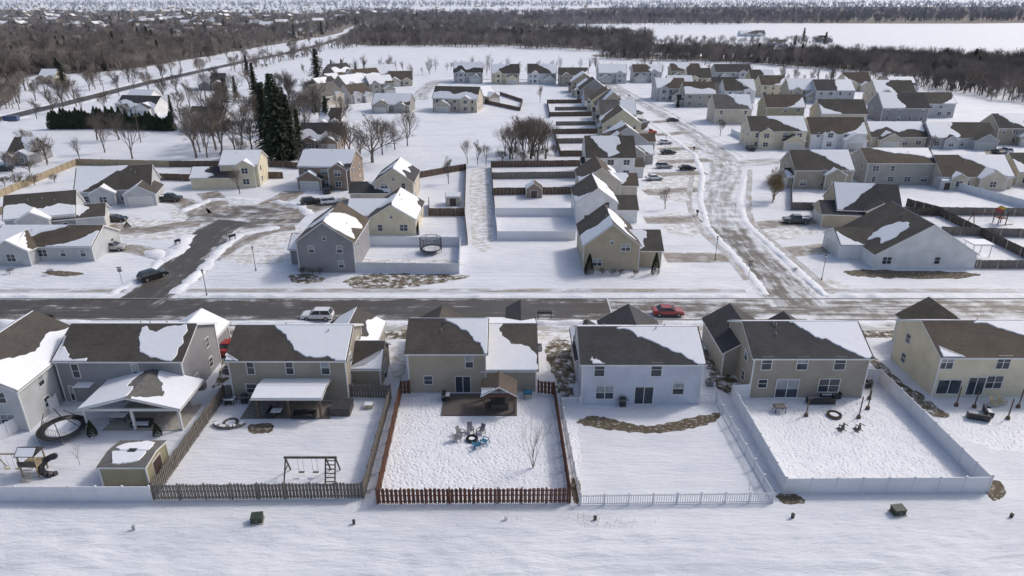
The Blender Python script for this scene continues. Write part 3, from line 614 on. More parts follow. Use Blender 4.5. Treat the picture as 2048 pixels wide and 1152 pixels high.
# ================================================= TREES
def grow(mb,p,d,L,r,lev,maxl,m,spread,br,rnd,tw=0):
    q=p; dd=Vector(d); seg=2 if lev<2 else 1
    for s in range(seg):
        q2=q+dd*(L/seg); r2=r*(1-.3/seg*(s+1)) if lev<maxl else r*.3
        mb.cyl(q,q2,r if s==0 else r*.85,r2,5 if lev==0 else (4 if lev<2 else 3),m,cap=False)
        q=q2; dd=(dd+Vector((rnd.uniform(-.15,.15),rnd.uniform(-.15,.15),.05))).normalized()
    if lev>=maxl:
        for i in range(tw):
            st=p.lerp(q,rnd.uniform(.1,1)); nd=(dd+Vector((rnd.uniform(-.9,.9),rnd.uniform(-.9,.9),rnd.uniform(-.2,.7)))).normalized(); e=st+nd*L*rnd.uniform(.6,1.3)
            o=nd.orthogonal().normalized()*r*.9
            mb.add([st-o,st+o,e],[(0,1,2)],m)
        return
    n=br+(1 if rnd.random()<.4 else 0)
    for i in range(n):
        a=2*pi*i/n+rnd.uniform(-.5,.5); o=dd.orthogonal().normalized(); b=dd.cross(o)
        sp_=spread*rnd.uniform(.5,1.3)*(.55 if i==0 else 1)
        nd=(dd*cos(sp_)+(o*cos(a)+b*sin(a))*sin(sp_)+Vector((0,0,.12))).normalized()
        st=p.lerp(q,rnd.uniform(.45,1)) if i else q
        grow(mb,st,nd,L*rnd.uniform(.6,.9),r*(.68 if i==0 else .52),lev+1,maxl,m,spread,br,rnd,tw)
def bare(seed,maxl=5,spread=.55,m='bark',trunk=.27,br=3,r=.023,tw=5):
    rnd=random.Random(seed); mb=MB(); grow(mb,Vector((0,0,-.02)),Vector((0,0,1)),trunk,r,0,maxl,m,spread,br,rnd,tw)
    mz=max(v[2] for v in mb.v); mb.v=[(x/mz,y/mz,z/mz) for x,y,z in mb.v]; return mb
def conifer(seed,m='needles',wd=.2,lev=34):
    rnd=random.Random(seed); mb=MB(); mb.cyl((0,0,-.02),(0,0,.97),.018,.003,5,'bark',cap=False)
    for k in range(lev):
        t=k/lev; z=.04+.95*t; R=wd*(1-t)**.8*rnd.uniform(.65,1.2)+.008; nb=int(13-6*t)
        for i in range(nb):
            a=rnd.uniform(0,2*pi); RR=R*rnd.uniform(.6,1.25)
            for j in range(7):
                f0=(j+.3)/7; x=cos(a)*RR*f0; y=sin(a)*RR*f0; zz=z-.25*RR*f0+rnd.uniform(-.006,.006); s_=.024*(1.25-f0*.6)*rnd.uniform(.7,1.3)
                aa=a+rnd.uniform(-1.2,1.2)
                mb.add([(x,y,zz+s_*.25),(x+cos(aa)*s_*1.6,y+sin(aa)*s_*1.6,zz-s_*.7),(x-sin(aa)*s_,y+cos(aa)*s_,zz-s_*.35)],[(0,1,2)],m)
                mb.add([(x,y,zz),(x+sin(aa)*s_,y-cos(aa)*s_,zz-s_*.5),(x+cos(aa)*s_,y+sin(aa)*s_,zz+s_*.4)],[(0,1,2)],m)
    return mb
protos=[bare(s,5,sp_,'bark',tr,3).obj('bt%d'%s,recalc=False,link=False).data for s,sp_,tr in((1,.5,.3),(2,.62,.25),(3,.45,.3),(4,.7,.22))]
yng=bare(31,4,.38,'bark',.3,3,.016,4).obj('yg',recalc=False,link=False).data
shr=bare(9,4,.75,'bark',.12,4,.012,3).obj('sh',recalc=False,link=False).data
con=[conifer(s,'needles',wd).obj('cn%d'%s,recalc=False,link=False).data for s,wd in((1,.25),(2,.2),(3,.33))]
tanp=bare(12,5,.45,'bark_tan',.18,4,.015,5).obj('tt',recalc=False,link=False).data
def place(name,me,u,v,h,wf=1.0):
    x,y=P(u,v); o=bpy.data.objects.new(name,me); COL.objects.link(o); o.location=(x,y,0); o.rotation_euler=(0,0,random.uniform(0,6.28)); o.scale=(h*wf,h*wf,h)
T=[(745,325,15,1.25,3),(700,318,12,1,1),(210,305,13,1,0),(265,318,13,1,2),(165,225,12,1,0),(300,190,13,1,1),(815,292,12,.9,2),(1062,318,14,1.1,3),(1020,318,12,1,1),(1085,300,10,1,1),(1045,300,11,1,1),(935,328,8,.7,2),(955,330,8,.7,0),(972,332,7,.7,2),
(897,368,8,.8,0),(480,388,7,1,2),(1330,418,6,1,0),(400,305,14,1,0),(432,300,15,1,1),(470,305,12,1,2),(620,285,12,1,0),(665,300,11,1,1),(95,325,9,1.1,3),(160,320,8,.9,0),(1860,305,6,1,1),(1440,272,6,1,2),(600,270,13,1,2),(680,270,12,1,1),(385,262,11,1,3),(330,205,12,1,1),(25,345,7,1.1,3),
(500,265,14,1,0),(450,262,15,1,1),(420,250,12,1,2),(590,225,14,1,0),(1080,205,9,.8,0),(560,200,13,1,1),(210,225,10,1,1),(360,235,12,1,2),(790,300,11,1,0),(640,240,11,1,1),(1875,150,14,1.1,1),(1995,140,16,1.2,3),(1410,130,18,1,0),(1330,120,14,1,1),(380,215,13,1,0),(540,215,12,1,2),(1350,180,8,.9,0),(780,140,9,1,0),(480,330,10,1,0),(60,300,8,1,1),(250,250,10,1,0),
(1048,322,12,1,0),(1075,325,13,1,1),(1030,305,12,.9,3),(1058,305,13,1,2),(440,285,14,1,3),(485,290,14,1,1),(415,315,12,1,2),(530,290,15,1,0),(610,250,13,1,1),(575,180,12,1,0),(500,180,12,1,1),(430,180,13,1,2),(140,205,10,1,2),(355,190,12,1,3),
(1066,312,13,1,1),(1092,318,11,1,0),(1010,312,10,1,2),(1040,290,10,1,0),(1070,285,10,1,3),(720,330,13,1.1,0),(765,310,12,1,2),(238,280,11,1,3),(195,280,11,1,1),(655,320,9,1,0),(820,260,9,1,1)]
tr_=random.Random(11)
for k in range(34): T.append((tr_.uniform(380,690),tr_.uniform(190,318),tr_.uniform(10,15),1,k%4))
for k in range(40):
    t_=k/40; T.append((60+600*t_+tr_.uniform(-15,15),222-142*t_+tr_.choice([-14,12])*(1.1-t_*.6)+tr_.uniform(-4,4),tr_.uniform(8,14),1,k%4))
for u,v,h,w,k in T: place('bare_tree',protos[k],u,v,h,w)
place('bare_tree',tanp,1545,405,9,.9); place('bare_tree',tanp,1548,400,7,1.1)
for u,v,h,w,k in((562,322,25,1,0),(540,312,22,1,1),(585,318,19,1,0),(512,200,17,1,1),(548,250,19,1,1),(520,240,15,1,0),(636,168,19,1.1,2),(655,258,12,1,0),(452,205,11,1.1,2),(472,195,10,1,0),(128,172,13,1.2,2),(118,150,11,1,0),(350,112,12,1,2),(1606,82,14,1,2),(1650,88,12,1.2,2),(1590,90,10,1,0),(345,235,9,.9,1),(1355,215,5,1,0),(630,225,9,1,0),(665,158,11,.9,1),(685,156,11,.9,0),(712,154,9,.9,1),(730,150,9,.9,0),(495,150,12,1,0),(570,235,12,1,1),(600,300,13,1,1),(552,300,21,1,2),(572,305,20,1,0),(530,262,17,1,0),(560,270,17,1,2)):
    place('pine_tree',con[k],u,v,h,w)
for u,v,h in((10,372,3),(40,375,4),(70,372,3.5),(110,365,2.5),(1045,325,4),(1005,322,4),(1090,318,4),(1110,310,3.5),(60,345,4),(690,330,3),(1590,542,.8),(1025,318,5),(1070,322,5),(540,318,4),(600,318,4),(450,318,3),(640,318,4)): place('bare_shrub',shr,u,v,h,1.1)
# birch in the fenced yard
bt=MB(); rnd=random.Random(5)
for a in range(4): grow(bt,Vector((0,0,0)),Vector((cos(a*1.6)*.22,sin(a*1.6)*.22,1)).normalized(),2.3,.055,0,4,'bark_birch',.33,2,rnd,2)
x,y=P(1066,936); mz=max(v[2] for v in bt.v); bt.v=[(p*6.3/mz,q*6.3/mz,r*6.3/mz) for p,q,r in bt.v]; bt.obj('birch_tree',loc=(x,y,0),recalc=False)
x,y=P(1498,980); s=MB(); grow(s,Vector((0,0,0)),Vector((0,0,1)),.4,.02,0,3,'bark_birch',.4,2,rnd); s.obj('sapling_tree',loc=(x,y,0),recalc=False)
x,y=P(160,930); s=MB(); grow(s,Vector((0,0,0)),Vector((0,0,1)),.8,.03,0,4,'bark_birch',.5,3,rnd); s.obj('sapling_tree',loc=(x,y,0),recalc=False)
def arb(name,u,v,h,r,m='arbor'):
    mb=MB(); rnd=random.Random(u); mb.cyl((0,0,0),(0,0,h*.9),.05,.02,5,'bark',False)
    for i in range(900):
        t=rnd.random()**.8; z=h*t; R=r*(1-t**1.6)*(.85+.3*rnd.random())*(1 if t>.08 else .8); a=rnd.uniform(0,6.28); s_=.13*h/2.5
        c=Vector((cos(a)*R,sin(a)*R,z)); n=Vector((cos(a)*.5,sin(a)*.5,1)); o=n.orthogonal().normalized()*s_*.5
        mb.add([c-o,c+o,c+n*s_*1.3],[(0,1,2)],m)
    x,y=P(u,v); return mb.obj(name,loc=(x,y,0),recalc=False)
for u,v,h,r in((1178,549,3.6,.75),(1310,549,3.8,.65),(186,872,1.9,.45),(316,872,1.6,.45),(255,455,1.2,.6)): arb('conical_evergreen_shrub',u,v,h,r)
# hedge of arborvitae
mb=MB(); rnd=random.Random(3)
for (ua,va,ub,vb,n) in((105,258,250,256,24),(250,258,352,262,15)):
    for k in range(n):
        x0,y0=P(ua+(ub-ua)*k/n,va+(vb-va)*k/n); h=rnd.uniform(5,7.5) if ua==105 else rnd.uniform(4,7)
        for i in range(420):
            t=rnd.random(); R=1.6*(1-t**2.2)*(.7+.4*rnd.random()); a=rnd.uniform(0,6.28); c=Vector((x0+cos(a)*R,y0+sin(a)*R,h*t)); o=Vector((-sin(a),cos(a),0))*.25
            mb.add([c-o,c+o,c+Vector((cos(a)*.2,sin(a)*.2,.7))],[(0,1,2)],'arbor')
mb.obj('arborvitae_hedge',recalc=False)
# low shrubs near houses
for u,v in((605,548),(625,549),(640,549),(1205,549),(1240,550),(1225,551),(1270,552),(20,548),(100,550)): place('garden_shrub',shr,u,v,1.3,1.2)

def scatter(name,pts,mesh,child):
    mb=MB()
    for x,y,s,a in pts:
        h=s/2; mb.v+=[(x+h*1.414*cos(a+k*pi/2),y+h*1.414*sin(a+k*pi/2),0) for k in range(4)]; n=len(mb.v); mb.f.append([n-4,n-3,n-2,n-1]); mb.m.append(0)
    mb.mats=['woodland_bark']; o=mb.obj(name,recalc=False)
    c=bpy.data.objects.new(child,mesh); COL.objects.link(c); c.parent=o
    o.instance_type='FACES'; o.use_instance_faces_scale=True; o.instance_faces_scale=1.0; o.show_instancer_for_render=False; o.show_instancer_for_viewport=False
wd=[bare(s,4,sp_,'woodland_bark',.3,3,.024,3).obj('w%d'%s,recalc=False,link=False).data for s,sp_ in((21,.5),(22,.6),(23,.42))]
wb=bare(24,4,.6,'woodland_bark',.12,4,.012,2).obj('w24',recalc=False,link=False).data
def region(poly,n,h0,h1):
    us=[p[0] for p in poly]; vs_=[p[1] for p in poly]; out=[]
    while len(out)<n:
        u=random.uniform(min(us),max(us)); v=random.uniform(min(vs_),max(vs_)); ins=False; j=len(poly)-1
        for i in range(len(poly)):
            if (poly[i][1]>v)!=(poly[j][1]>v) and u<(poly[j][0]-poly[i][0])*(v-poly[i][1])/(poly[j][1]-poly[i][1])+poly[i][0]: ins=not ins
            j=i
        if ins:
            x,y=P(u,v); out.append((x,y,random.uniform(h0,h1),random.uniform(0,6.28)))
    return out
R=[region([(-60,165),(70,150),(130,150),(260,140),(440,110),(600,80),(690,60),(690,18),(-60,14)],3600,9,17),
   region([(-60,250),(-60,160),(60,165),(40,215)],60,8,12),
   region([(440,150),(600,112),(720,80),(760,85),(640,108),(500,140)],90,7,12),
   region([(700,92),(1000,95),(1300,108),(1300,80),(1000,50),(720,60)],1600,9,16),
   region([(1200,118),(1500,128),(1800,150),(2140,165),(2140,138),(1800,126),(1450,112),(1230,106)],1100,8,15),
   region([(1700,150),(1900,190),(2140,215),(2140,165),(1900,160)],190,7,13),
   region([(680,50),(1000,52),(1400,50),(2140,42),(2140,10),(1230,12),(1200,26),(850,26),(680,16)],4200,11,20),
   region([(-60,16),(2140,14),(2140,1),(-60,1)],3200,14,26),
   region([(1240,95),(1660,92),(1660,84),(1240,84)],130,6,10)]
allp=[p for r in R for p in r]; random.shuffle(allp)
k=len(allp)//3
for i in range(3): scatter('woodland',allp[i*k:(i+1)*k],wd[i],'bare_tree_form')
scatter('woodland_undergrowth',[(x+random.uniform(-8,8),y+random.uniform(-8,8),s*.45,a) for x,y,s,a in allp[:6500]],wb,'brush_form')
ln=[]
for k in range(60):
    u=600+k*12+random.uniform(-8,8); x,y=P(u,random.uniform(140,152) if u<1300 else 150+ (u-1300)*.05); ln.append((x,y,random.uniform(5,12),random.uniform(0,6)))
for k in range(110):
    u=1300+k*7+random.uniform(-8,8); x,y=P(u,150+(u-1300)*.055+random.uniform(-8,6)); ln.append((x,y,random.uniform(3,10),random.uniform(0,6)))
scatter('tree_row',ln,yng,'bare_tree_form')
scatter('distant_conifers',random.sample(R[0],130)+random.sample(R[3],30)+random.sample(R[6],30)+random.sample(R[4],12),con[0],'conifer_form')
# woodland floors
patch('forest_floor',[(-200,160),(70,150),(260,138),(440,108),(600,80),(690,60),(700,30),(300,22),(-200,20)],'forest_floor',z=.03,rag=3)
patch('forest_floor',[(700,88),(1000,90),(1300,104),(1300,84),(1000,56),(720,62)],'forest_floor',z=.03,rag=3)
patch('forest_floor',[(680,46),(1400,46),(2200,40),(2200,14),(1230,15),(1180,27),(850,27),(680,20)],'forest_floor',z=.03,rag=3)
patch('forest_floor',[(1200,114),(1500,125),(1800,147),(2200,162),(2200,142),(1800,130),(1450,114),(1230,108)],'forest_floor',z=.03,rag=3)
# distant settlement
B=newB(); gable(B,-.6,.6,-.4,.4,.35,'x',30,'beige','snow',o=.04)
mb=MB()
for kk in('walls','roof'):
    o=len(mb.v); mb.v+=B[kk].v
    for f,m_ in zip(B[kk].f,B[kk].m): mb.f.append([o+i for i in f]); mb.m.append(mb.mi(B[kk].mats[m_]))
hp=mb.obj('dh',link=False).data
scatter('distant_houses',region([(-40,60),(600,60),(700,40),(1200,26),(1200,9),(-40,12)],210,10,16)+region([(150,120),(650,75),(650,50),(150,60)],34,9,12),hp,'house_form')

# ================================================= VEHICLES
def car(name,u,v,ang,paint,kind='suv'):
    mb=MB(); L,Wd={'suv':(4.7,.93),'sedan':(4.7,.9),'pickup':(5.6,.97)}[kind]; p='paint_'+paint
    if kind=='suv': low=[(-2.3,.35),(-2.35,.7),(-2.25,.98),(1.0,1.0),(2.0,.9),(2.33,.72),(2.35,.4),(2.2,.3),(-2.2,.28)]; gh=[(-2.2,.98),(-1.85,1.52),(-1.5,1.6),(.0,1.62),(.35,1.54),(1.15,.98)]
    elif kind=='sedan': low=[(-2.3,.35),(-2.36,.7),(-2.25,.95),(-1.5,.98),(1.0,.95),(2.05,.82),(2.33,.65),(2.35,.38),(2.2,.28),(-2.2,.26)]; gh=[(-1.75,.96),(-1.1,1.38),(-.8,1.43),(.1,1.43),(.4,1.36),(1.15,.94)]
    else: low=[(-2.75,.5),(-2.8,.9),(-2.75,1.12),(1.3,1.12),(2.6,1.05),(2.8,.9),(2.8,.55),(2.6,.4),(-2.6,.4)]; gh=[(-.85,1.1),(-.75,1.72),(-.5,1.8),(.6,1.8),(.85,1.7),(1.45,1.1)]
    n=len(low)
    vs=[];
    for y,k in((-Wd,.0),(-Wd+.09,.05),(Wd-.09,.05),(Wd,.0)):
        for x,z in low: vs.append((x*(1.0 if k else .975),y,z+(k if z>.6 else 0)))
    fs=[tuple(range(n)),tuple(range(3*n,4*n))]+[(s*n+i,s*n+(i+1)%n,(s+1)*n+(i+1)%n,(s+1)*n+i) for s in range(3) for i in range(n)]
    mb.add(vs,fs,p)
    g=len(gh); top=max(z for x,z in gh)
    def gy(z): return Wd-.06-(z-.95)*.3
    vs=[(x,-gy(z),z) for x,z in gh]+[(x,gy(z),z) for x,z in gh]
    mb.add(vs,[tuple(range(g)),tuple(range(g,2*g))]+[(i,i+1,g+i+1,g+i) for i in range(g-1)],'glass')
    rx0,rx1=gh[1][0]+.02,gh[-2][0]-.02; ry=gy(top)+.01
    mb.box(rx0,rx1,-ry,ry,top-.04,top+.03,p)
    for sy in(-1,1):
        for i in(0,g-2):
            a,b=gh[i],gh[i+1]; mb.cyl((a[0],sy*(gy(a[1])+.01),a[1]),(b[0],sy*(gy(b[1])+.01),b[1]),.04,.04,4,p)
        xm=(gh[0][0]+gh[-1][0])/2-.1; mb.cyl((xm,sy*(gy(1.0)+.01),1.0),(xm,sy*(gy(top)+.01),top),.04,.04,4,p)
        mb.box(gh[-1][0]-.35,gh[-1][0]-.15,sy*Wd-.02,sy*(Wd+.18),1.0,1.14,p)
        wx=L*.3
        for x in(-wx,wx):
            mb.cyl((x,sy*(Wd-.2),.34),(x,sy*(Wd+.02),.34),.36,.36,14,'rubber'); mb.cyl((x,sy*(Wd+.02),.34),(x,sy*(Wd+.03),.34),.2,.2,10,'metal')
        mb.box(-L*.46,L*.46,sy*Wd-.015,sy*Wd+.015,.28,.42,'metal_dark')
        xe=L/2
        mb.box(xe-.16,xe-.0,sy*Wd*.9-.2*(sy>0),sy*Wd*.9+.2*(sy<0),.66,.8,'lamp_white'); mb.box(-xe+.0,-xe+.1,sy*Wd*.93-.18*(sy>0),sy*Wd*.93+.18*(sy<0),.75,.96,'lamp_red')
    mb.box(L/2-.05,L/2+.02,-.5,.5,.5,.68,'metal_dark')
    if kind=='pickup':
        mb.box(-2.62,-.95,-.78,.78,1.13,1.18,'snow')
        for s_ in(-.86,.86): mb.box(-2.7,-.9,s_-.07,s_+.07,1.1,1.32,p)
        mb.box(-2.78,-2.66,-.8,.8,1.1,1.32,p)
    x,y=P(u,v); o=mb.obj(name,loc=(x,y,.04),rot=radians(ang)); 
    bv=o.modifiers.new('bevel','BEVEL'); bv.width=.03; bv.segments=2; bv.limit_method='ANGLE'
C='parked_car'; SU='parked_suv'; PT='parked_pickup_truck'
for a in [(SU,636,638,180,'white','suv'),(C,1335,630,0,'red','sedan'),(C,462,700,85,'red','sedan'),(SU,307,557,52,'black','suv'),(C,232,443,5,'black','sedan'),(SU,228,500,3,'silver','suv'),(PT,340,402,0,'black','pickup'),
 (SU,622,408,25,'black','suv'),(SU,662,408,20,'white','suv'),(C,655,384,100,'black','sedan'),(PT,1592,446,175,'dgray','pickup'),(C,1336,308,5,'black','sedan'),(SU,1328,336,3,'silver','suv'),(C,1374,340,3,'black','sedan'),(C,1308,360,5,'white','sedan'),
 (SU,1300,267,5,'orange','suv'),(C,1288,246,5,'white','sedan'),(C,1275,228,5,'gold','sedan'),(C,1996,308,90,'dgray','sedan'),(SU,2010,305,90,'white','suv'),(C,1330,288,5,'white','sedan'),(C,885,185,20,'black','sedan'),(C,1215,187,5,'dgray','sedan'),(C,1260,205,5,'silver','sedan'),(SU,1535,198,90,'dgray','suv'),(C,1345,243,5,'dgray','sedan'),(SU,10,342,10,'black','suv'),(C,1500,300,90,'black','sedan')]: car(*a)

# ================================================= STREET FURNITURE
def at(mb,name,u,v,rot=0,z=0,smooth=False):
    x,y=P(u,v); return mb.obj(name,loc=(x,y,z),rot=radians(rot),smooth=smooth)
for u,v in((414,592),(1643,560),(512,542),(1330,300),(1498,240),(1430,520)):
    mb=MB(); mb.cyl((0,0,0),(0,0,.5),.11,.09,8,'metal_dark'); mb.cyl((0,0,.5),(0,0,3.9),.055,.045,8,'metal_dark'); mb.cyl((0,0,3.9),(0,0,4.05),.12,.16,8,'metal_dark'); mb.cyl((0,0,4.05),(0,0,4.4),.14,.2,8,'lamp_white'); mb.cyl((0,0,4.4),(0,0,4.6),.24,.04,8,'metal_dark'); at(mb,'street_lamp',u,v)
for u,v in((245,568),(1497,556)):
    mb=MB(); mb.box(-.03,.03,-.03,.03,0,2.2,'metal'); mb.cyl((0,.04,2.45),(0,.06,2.45),.4,.4,8,'metal'); mb.box(-.4,.4,-.01,.01,2.9,3.05,'utility_green'); mb.box(-.03,.03,-.03,.03,2.2,2.9,'metal'); at(mb,'stop_sign',u,v,10)
def mailbox(u,v,n,rot=0):
    mb=MB(); w=n*.36; mb.box(-w/2-.1,w/2+.1,-.12,.12,.9,.98,'wood_dark')
    for x in(-w/2+.1,w/2-.1): mb.box(x-.06,x+.06,-.06,.06,0,.9,'wood_dark')
    for i in range(n):
        x=-w/2+.18+i*.36; mb.box(x-.14,x+.14,-.24,.26,.985,1.18,'metal_dark'); mb.cyl((x,-.24,1.18),(x,.26,1.18),.14,.14,10,'metal_dark')
    mb.box(-w/2,w/2,-.02,.02,1.34,1.4,'wood_dark'); at(mb,'mailbox_bank',u,v,rot)
mailbox(1089,638,6); mailbox(100,645,5); mailbox(466,482,4,60); mailbox(357,492,3,60); mailbox(1394,432,3,80); mailbox(1388,302,3,60); mailbox(1258,195,3,60); mailbox(905,640,3)
for u,v,h in((40,222,11),(282,285,9),(278,255,8),(128,168,10),(213,205,10),(300,168,10),(395,146,10),(470,130,10),(545,112,10),(640,92,10),(95,330,7)):
    mb=MB(); mb.cyl((0,0,0),(0,0,h),.16,.11,7,'pole_wood'); mb.box(-1.1,1.1,-.06,.06,h-.7,h-.55,'pole_wood')
    for x in(-1,-.4,.4,1): mb.cyl((x,0,h-.55),(x,0,h-.35),.05,.05,6,'metal')
    at(mb,'utility_pole',u,v,60)
# pad mounted boxes & small markers
for u,v,w in((515,1042,1.0),(1795,1026,1.1)):
    mb=MB(); mb.box(-w*.6,w*.6,-.5,.5,-.2,.05,'concrete'); mb.box(-w*.5,w*.5,-.38,.4,.05,.62,'utility_green'); mb.add([(-w*.52,-.42,.62),(w*.52,-.42,.62),(w*.52,.42,.72),(-w*.52,.42,.72),(-w*.52,-.42,.56),(w*.52,-.42,.56),(w*.52,.42,.62),(-w*.52,.42,.62)],[(0,1,2,3),(0,1,5,4),(1,2,6,5),(2,3,7,6),(3,0,4,7)],'utility_green'); mb.box(-.04,.04,-.43,-.4,.2,.35,'metal'); at(mb,'utility_transformer_box',u,v,8)
for u,v,m in((268,1060,'metal'),(708,1048,'metal_dark'),(1190,1040,'metal_dark'),(1585,1035,'metal_dark'),(2022,1035,'utility_green'),(1012,1040,'vinyl')):
    mb=MB(); mb.box(-.11,.11,-.11,.11,-.1,.38,m); mb.box(-.13,.13,-.13,.13,.38,.44,m); mb.cyl((0,0,.44),(0,0,.5),.08,.03,8,m); at(mb,'utility_pedestal',u,v,20)
for u,v in((95,785),(415,795),(768,752),(1418,770),(1440,700),(1078,700),(405,778),(455,745)):
    mb=MB(); mb.box(-.4,.4,-.4,.4,0,.8,'metal'); 
    for k in range(6): mb.box(-.41,.41,-.41,.41,.1+k*.11,.13+k*.11,'metal_dark')
    mb.cyl((0,0,.8),(0,0,.84),.33,.3,12,'metal_dark'); at(mb,'air_conditioner',u,v)

# ================================================= YARD OBJECTS
def tramp(u,v,r,net,nettype):
    mb=MB(); n=20
    for i in range(n):
        a,b=2*pi*i/n,2*pi*(i+1)/n; mb.cyl((r*cos(a),r*sin(a),.85),(r*cos(b),r*sin(b),.85),.1,.1,5,'metal_dark')
    mb.add([(r*.98*cos(2*pi*i/n),r*.98*sin(2*pi*i/n),.84) for i in range(n)],[tuple(range(n))],'metal_dark')
    q=.66 if nettype!='up' else .8
    mb.add([(r*q*cos(2*pi*i/n)+.15,r*q*sin(2*pi*i/n)-.1,.90) for i in range(n)]+[(r*(q+.06)*cos(2*pi*i/n)+.15,r*(q+.06)*sin(2*pi*i/n)-.1,.845) for i in range(n)],[tuple(range(n))]+[(i,(i+1)%n,n+(i+1)%n,n+i) for i in range(n)],'snow')
    for i in range(6):
        a=2*pi*i/6; x,y=r*cos(a),r*sin(a)
        mb.cyl((x,y,0),(x,y,.85),.04,.04,6,'metal')
        if nettype=='up': mb.cyl((x*1.04,y*1.04,.5),(x*1.04,y*1.04,net),.04,.04,6,'metal_dark')
        else: mb.cyl((x*1.04,y*1.04,.5),(x*.45-.5,y*.45,net+random.uniform(-.7,.3)),.05,.045,6,'metal_dark')
    k=72
    for i in range(k):
        a=2*pi*i/k; x,y=r*cos(a),r*sin(a)
        if nettype=='up': mb.cyl((x,y,.9),(x,y,net-.1),.012,.012,3,'metal_dark',False)
        else: mb.cyl((x,y,.9),(x*.62-.3,y*.62,1.3+.4*sin(a*3)),.022,.022,3,'metal_dark',False)
    if nettype=='up':
        for zz in [1+.2*j for j in range(int((net-1)/.2))]+[net-.08]:
            for i in range(n):
                a,b=2*pi*i/n,2*pi*(i+1)/n; mb.cyl((r*cos(a),r*sin(a),zz),(r*cos(b),r*sin(b),zz),.012 if zz<net-.1 else .05,.012 if zz<net-.1 else .05,3,'metal_dark',False)
    at(mb,'trampoline',u,v)
tramp(128,868,2.35,2.5,'loose'); tramp(862,505,1.95,3.0,'up')
# shed
def shed(u0,u1,v,d,zh,wall,roof,axis='x',snow=None,pitch=14,door='S'):
    w=(u1-u0)*mpp(v); x,y=P((u0+u1)/2,v); e=empty('garden_shed',(x,y,0)); B=newB()
    gable(B,-w/2,w/2,0,d,zh,axis,pitch,wall,roof,o=.15,snow=snow or [])
    win(B,door,0 if door=='S' else w/2,0 if door=='S' else d/2,0,1.5,1.8,'door'); finish(B,e); return e,w
w=(300-208)*mpp(972); x,y=P(254,972); e=empty('garden_shed',(x,y,0)); B=newB()
gable(B,-w/2,w/2,0,4.1,2.15,'x',9,'olive','roof_gray',o=.15,snow=[(0,[(.25,.35),(.2,.99),(.8,.99),(.78,.4),(.5,.25)]),(1,[(.2,.35),(.25,.99),(.8,.99),(.8,.4),(.5,.2)])])
B['roof'].box(-.35,.45,1.8,2.35,2.55,2.75,'metal_dark'); win(B,'E',w/2,2,0,1.5,1.8,'door'); finish(B,e)
shed(1052,1084,396,3.2,2.1,'brown','roof_brown','y',[(0,SH['full'])],35); shed(892,920,412,3,2,'beige','roof_gray','x',[(0,SH['full'])],25); shed(1880,1905,380,3,2.2,'lgray','roof','x',[(0,SH['most'])],25)
# wooden swing set with ladder
mb=MB(); x0,y0=P(567,968); Ls=P(673,968)[0]-x0; hb=2.25; t='wood_dark'
mb.box(0,Ls,-.08,.08,hb,hb+.18,t)
for sx in(.15,):
    mb.beam((sx,0,hb),(sx-.1,-1.1,0),.12,t); mb.beam((sx,0,hb),(sx-.1,1.1,0),.12,t); mb.beam((sx-.05,-.6,1.1),(sx-.05,.6,1.1),.09,t)
for sx in(Ls-1.1,Ls-.15):
    mb.beam((sx,-.05,hb),(sx,-1.1,0),.12,t); mb.beam((sx,.05,hb),(sx,1.1,0),.12,t)
for k in range(6): f_=(k+.5)/6; mb.box(Ls-1.1,Ls-.15,-.1-1.0*(1-f_)-.05,-.1-1.0*(1-f_)+.05,hb*f_,hb*f_+.06,t)
for sx in(1.3,1.8,2.7,3.2):
    mb.cyl((sx,0,hb),(sx,0,.6),.018,.018,4,'metal')
for sx in(1.3,2.7): mb.box(sx-.03,sx+.53,-.12,.12,.55,.6,'wood_dark')
mb.obj('wooden_swing_set',loc=(x0,y0+1.1,0))
# small playset left
mb=MB()
for x in(-.8,.8):
    for y in(-.7,.7): mb.box(x-.06,x+.06,y-.06,y+.06,0,2.6,'wood_tan')
mb.box(-.9,.9,-.8,.8,1.2,1.3,'wood_tan'); mb.box(-.9,.9,-.82,-.78,1.3,1.9,'wood_dark')
mb.add([(-1,-.9,2.5),(1,-.9,2.5),(1,0,3.1),(-1,0,3.1),(1,.9,2.5),(-1,.9,2.5)],[(0,1,2,3),(3,2,4,5),(1,4,2),(0,3,5)],'metal_dark'); mb.add([(-.9,-.85,2.56),(.9,-.85,2.56),(.9,-.1,3.07),(-.9,-.1,3.07)],[(0,1,2,3)],'snow')
for k in range(12):
    a,b=k*.5,(k+1)*.5; mb.cyl((1.5+.7*cos(a),.7*sin(a),1.9-.16*k),(1.5+.7*cos(b),.7*sin(b),1.9-.16*(k+1)),.32,.32,8,'metal_dark')
mb.box(-3.6,-.9,-.06,.06,2.2,2.32,'wood_tan'); mb.beam((-3.5,0,2.2),(-3.6,-1,0),.09,'wood_tan'); mb.beam((-3.5,0,2.2),(-3.6,1,0),.09,'wood_tan')
for sx in(-3,-2.5,-1.9,-1.4): mb.cyl((sx,0,2.2),(sx,0,.5),.015,.015,4,'metal')
for sx in(-3,-1.9): mb.box(sx-.02,sx+.52,-.12,.12,.45,.5,'plastic_tan')
for k in range(5): mb.box(-.5,.5,-.85-.15*(5-k),-.78-.15*(5-k),.22*k+.1,.22*k+.16,'wood_tan')
at(mb,'playground_set',72,945)
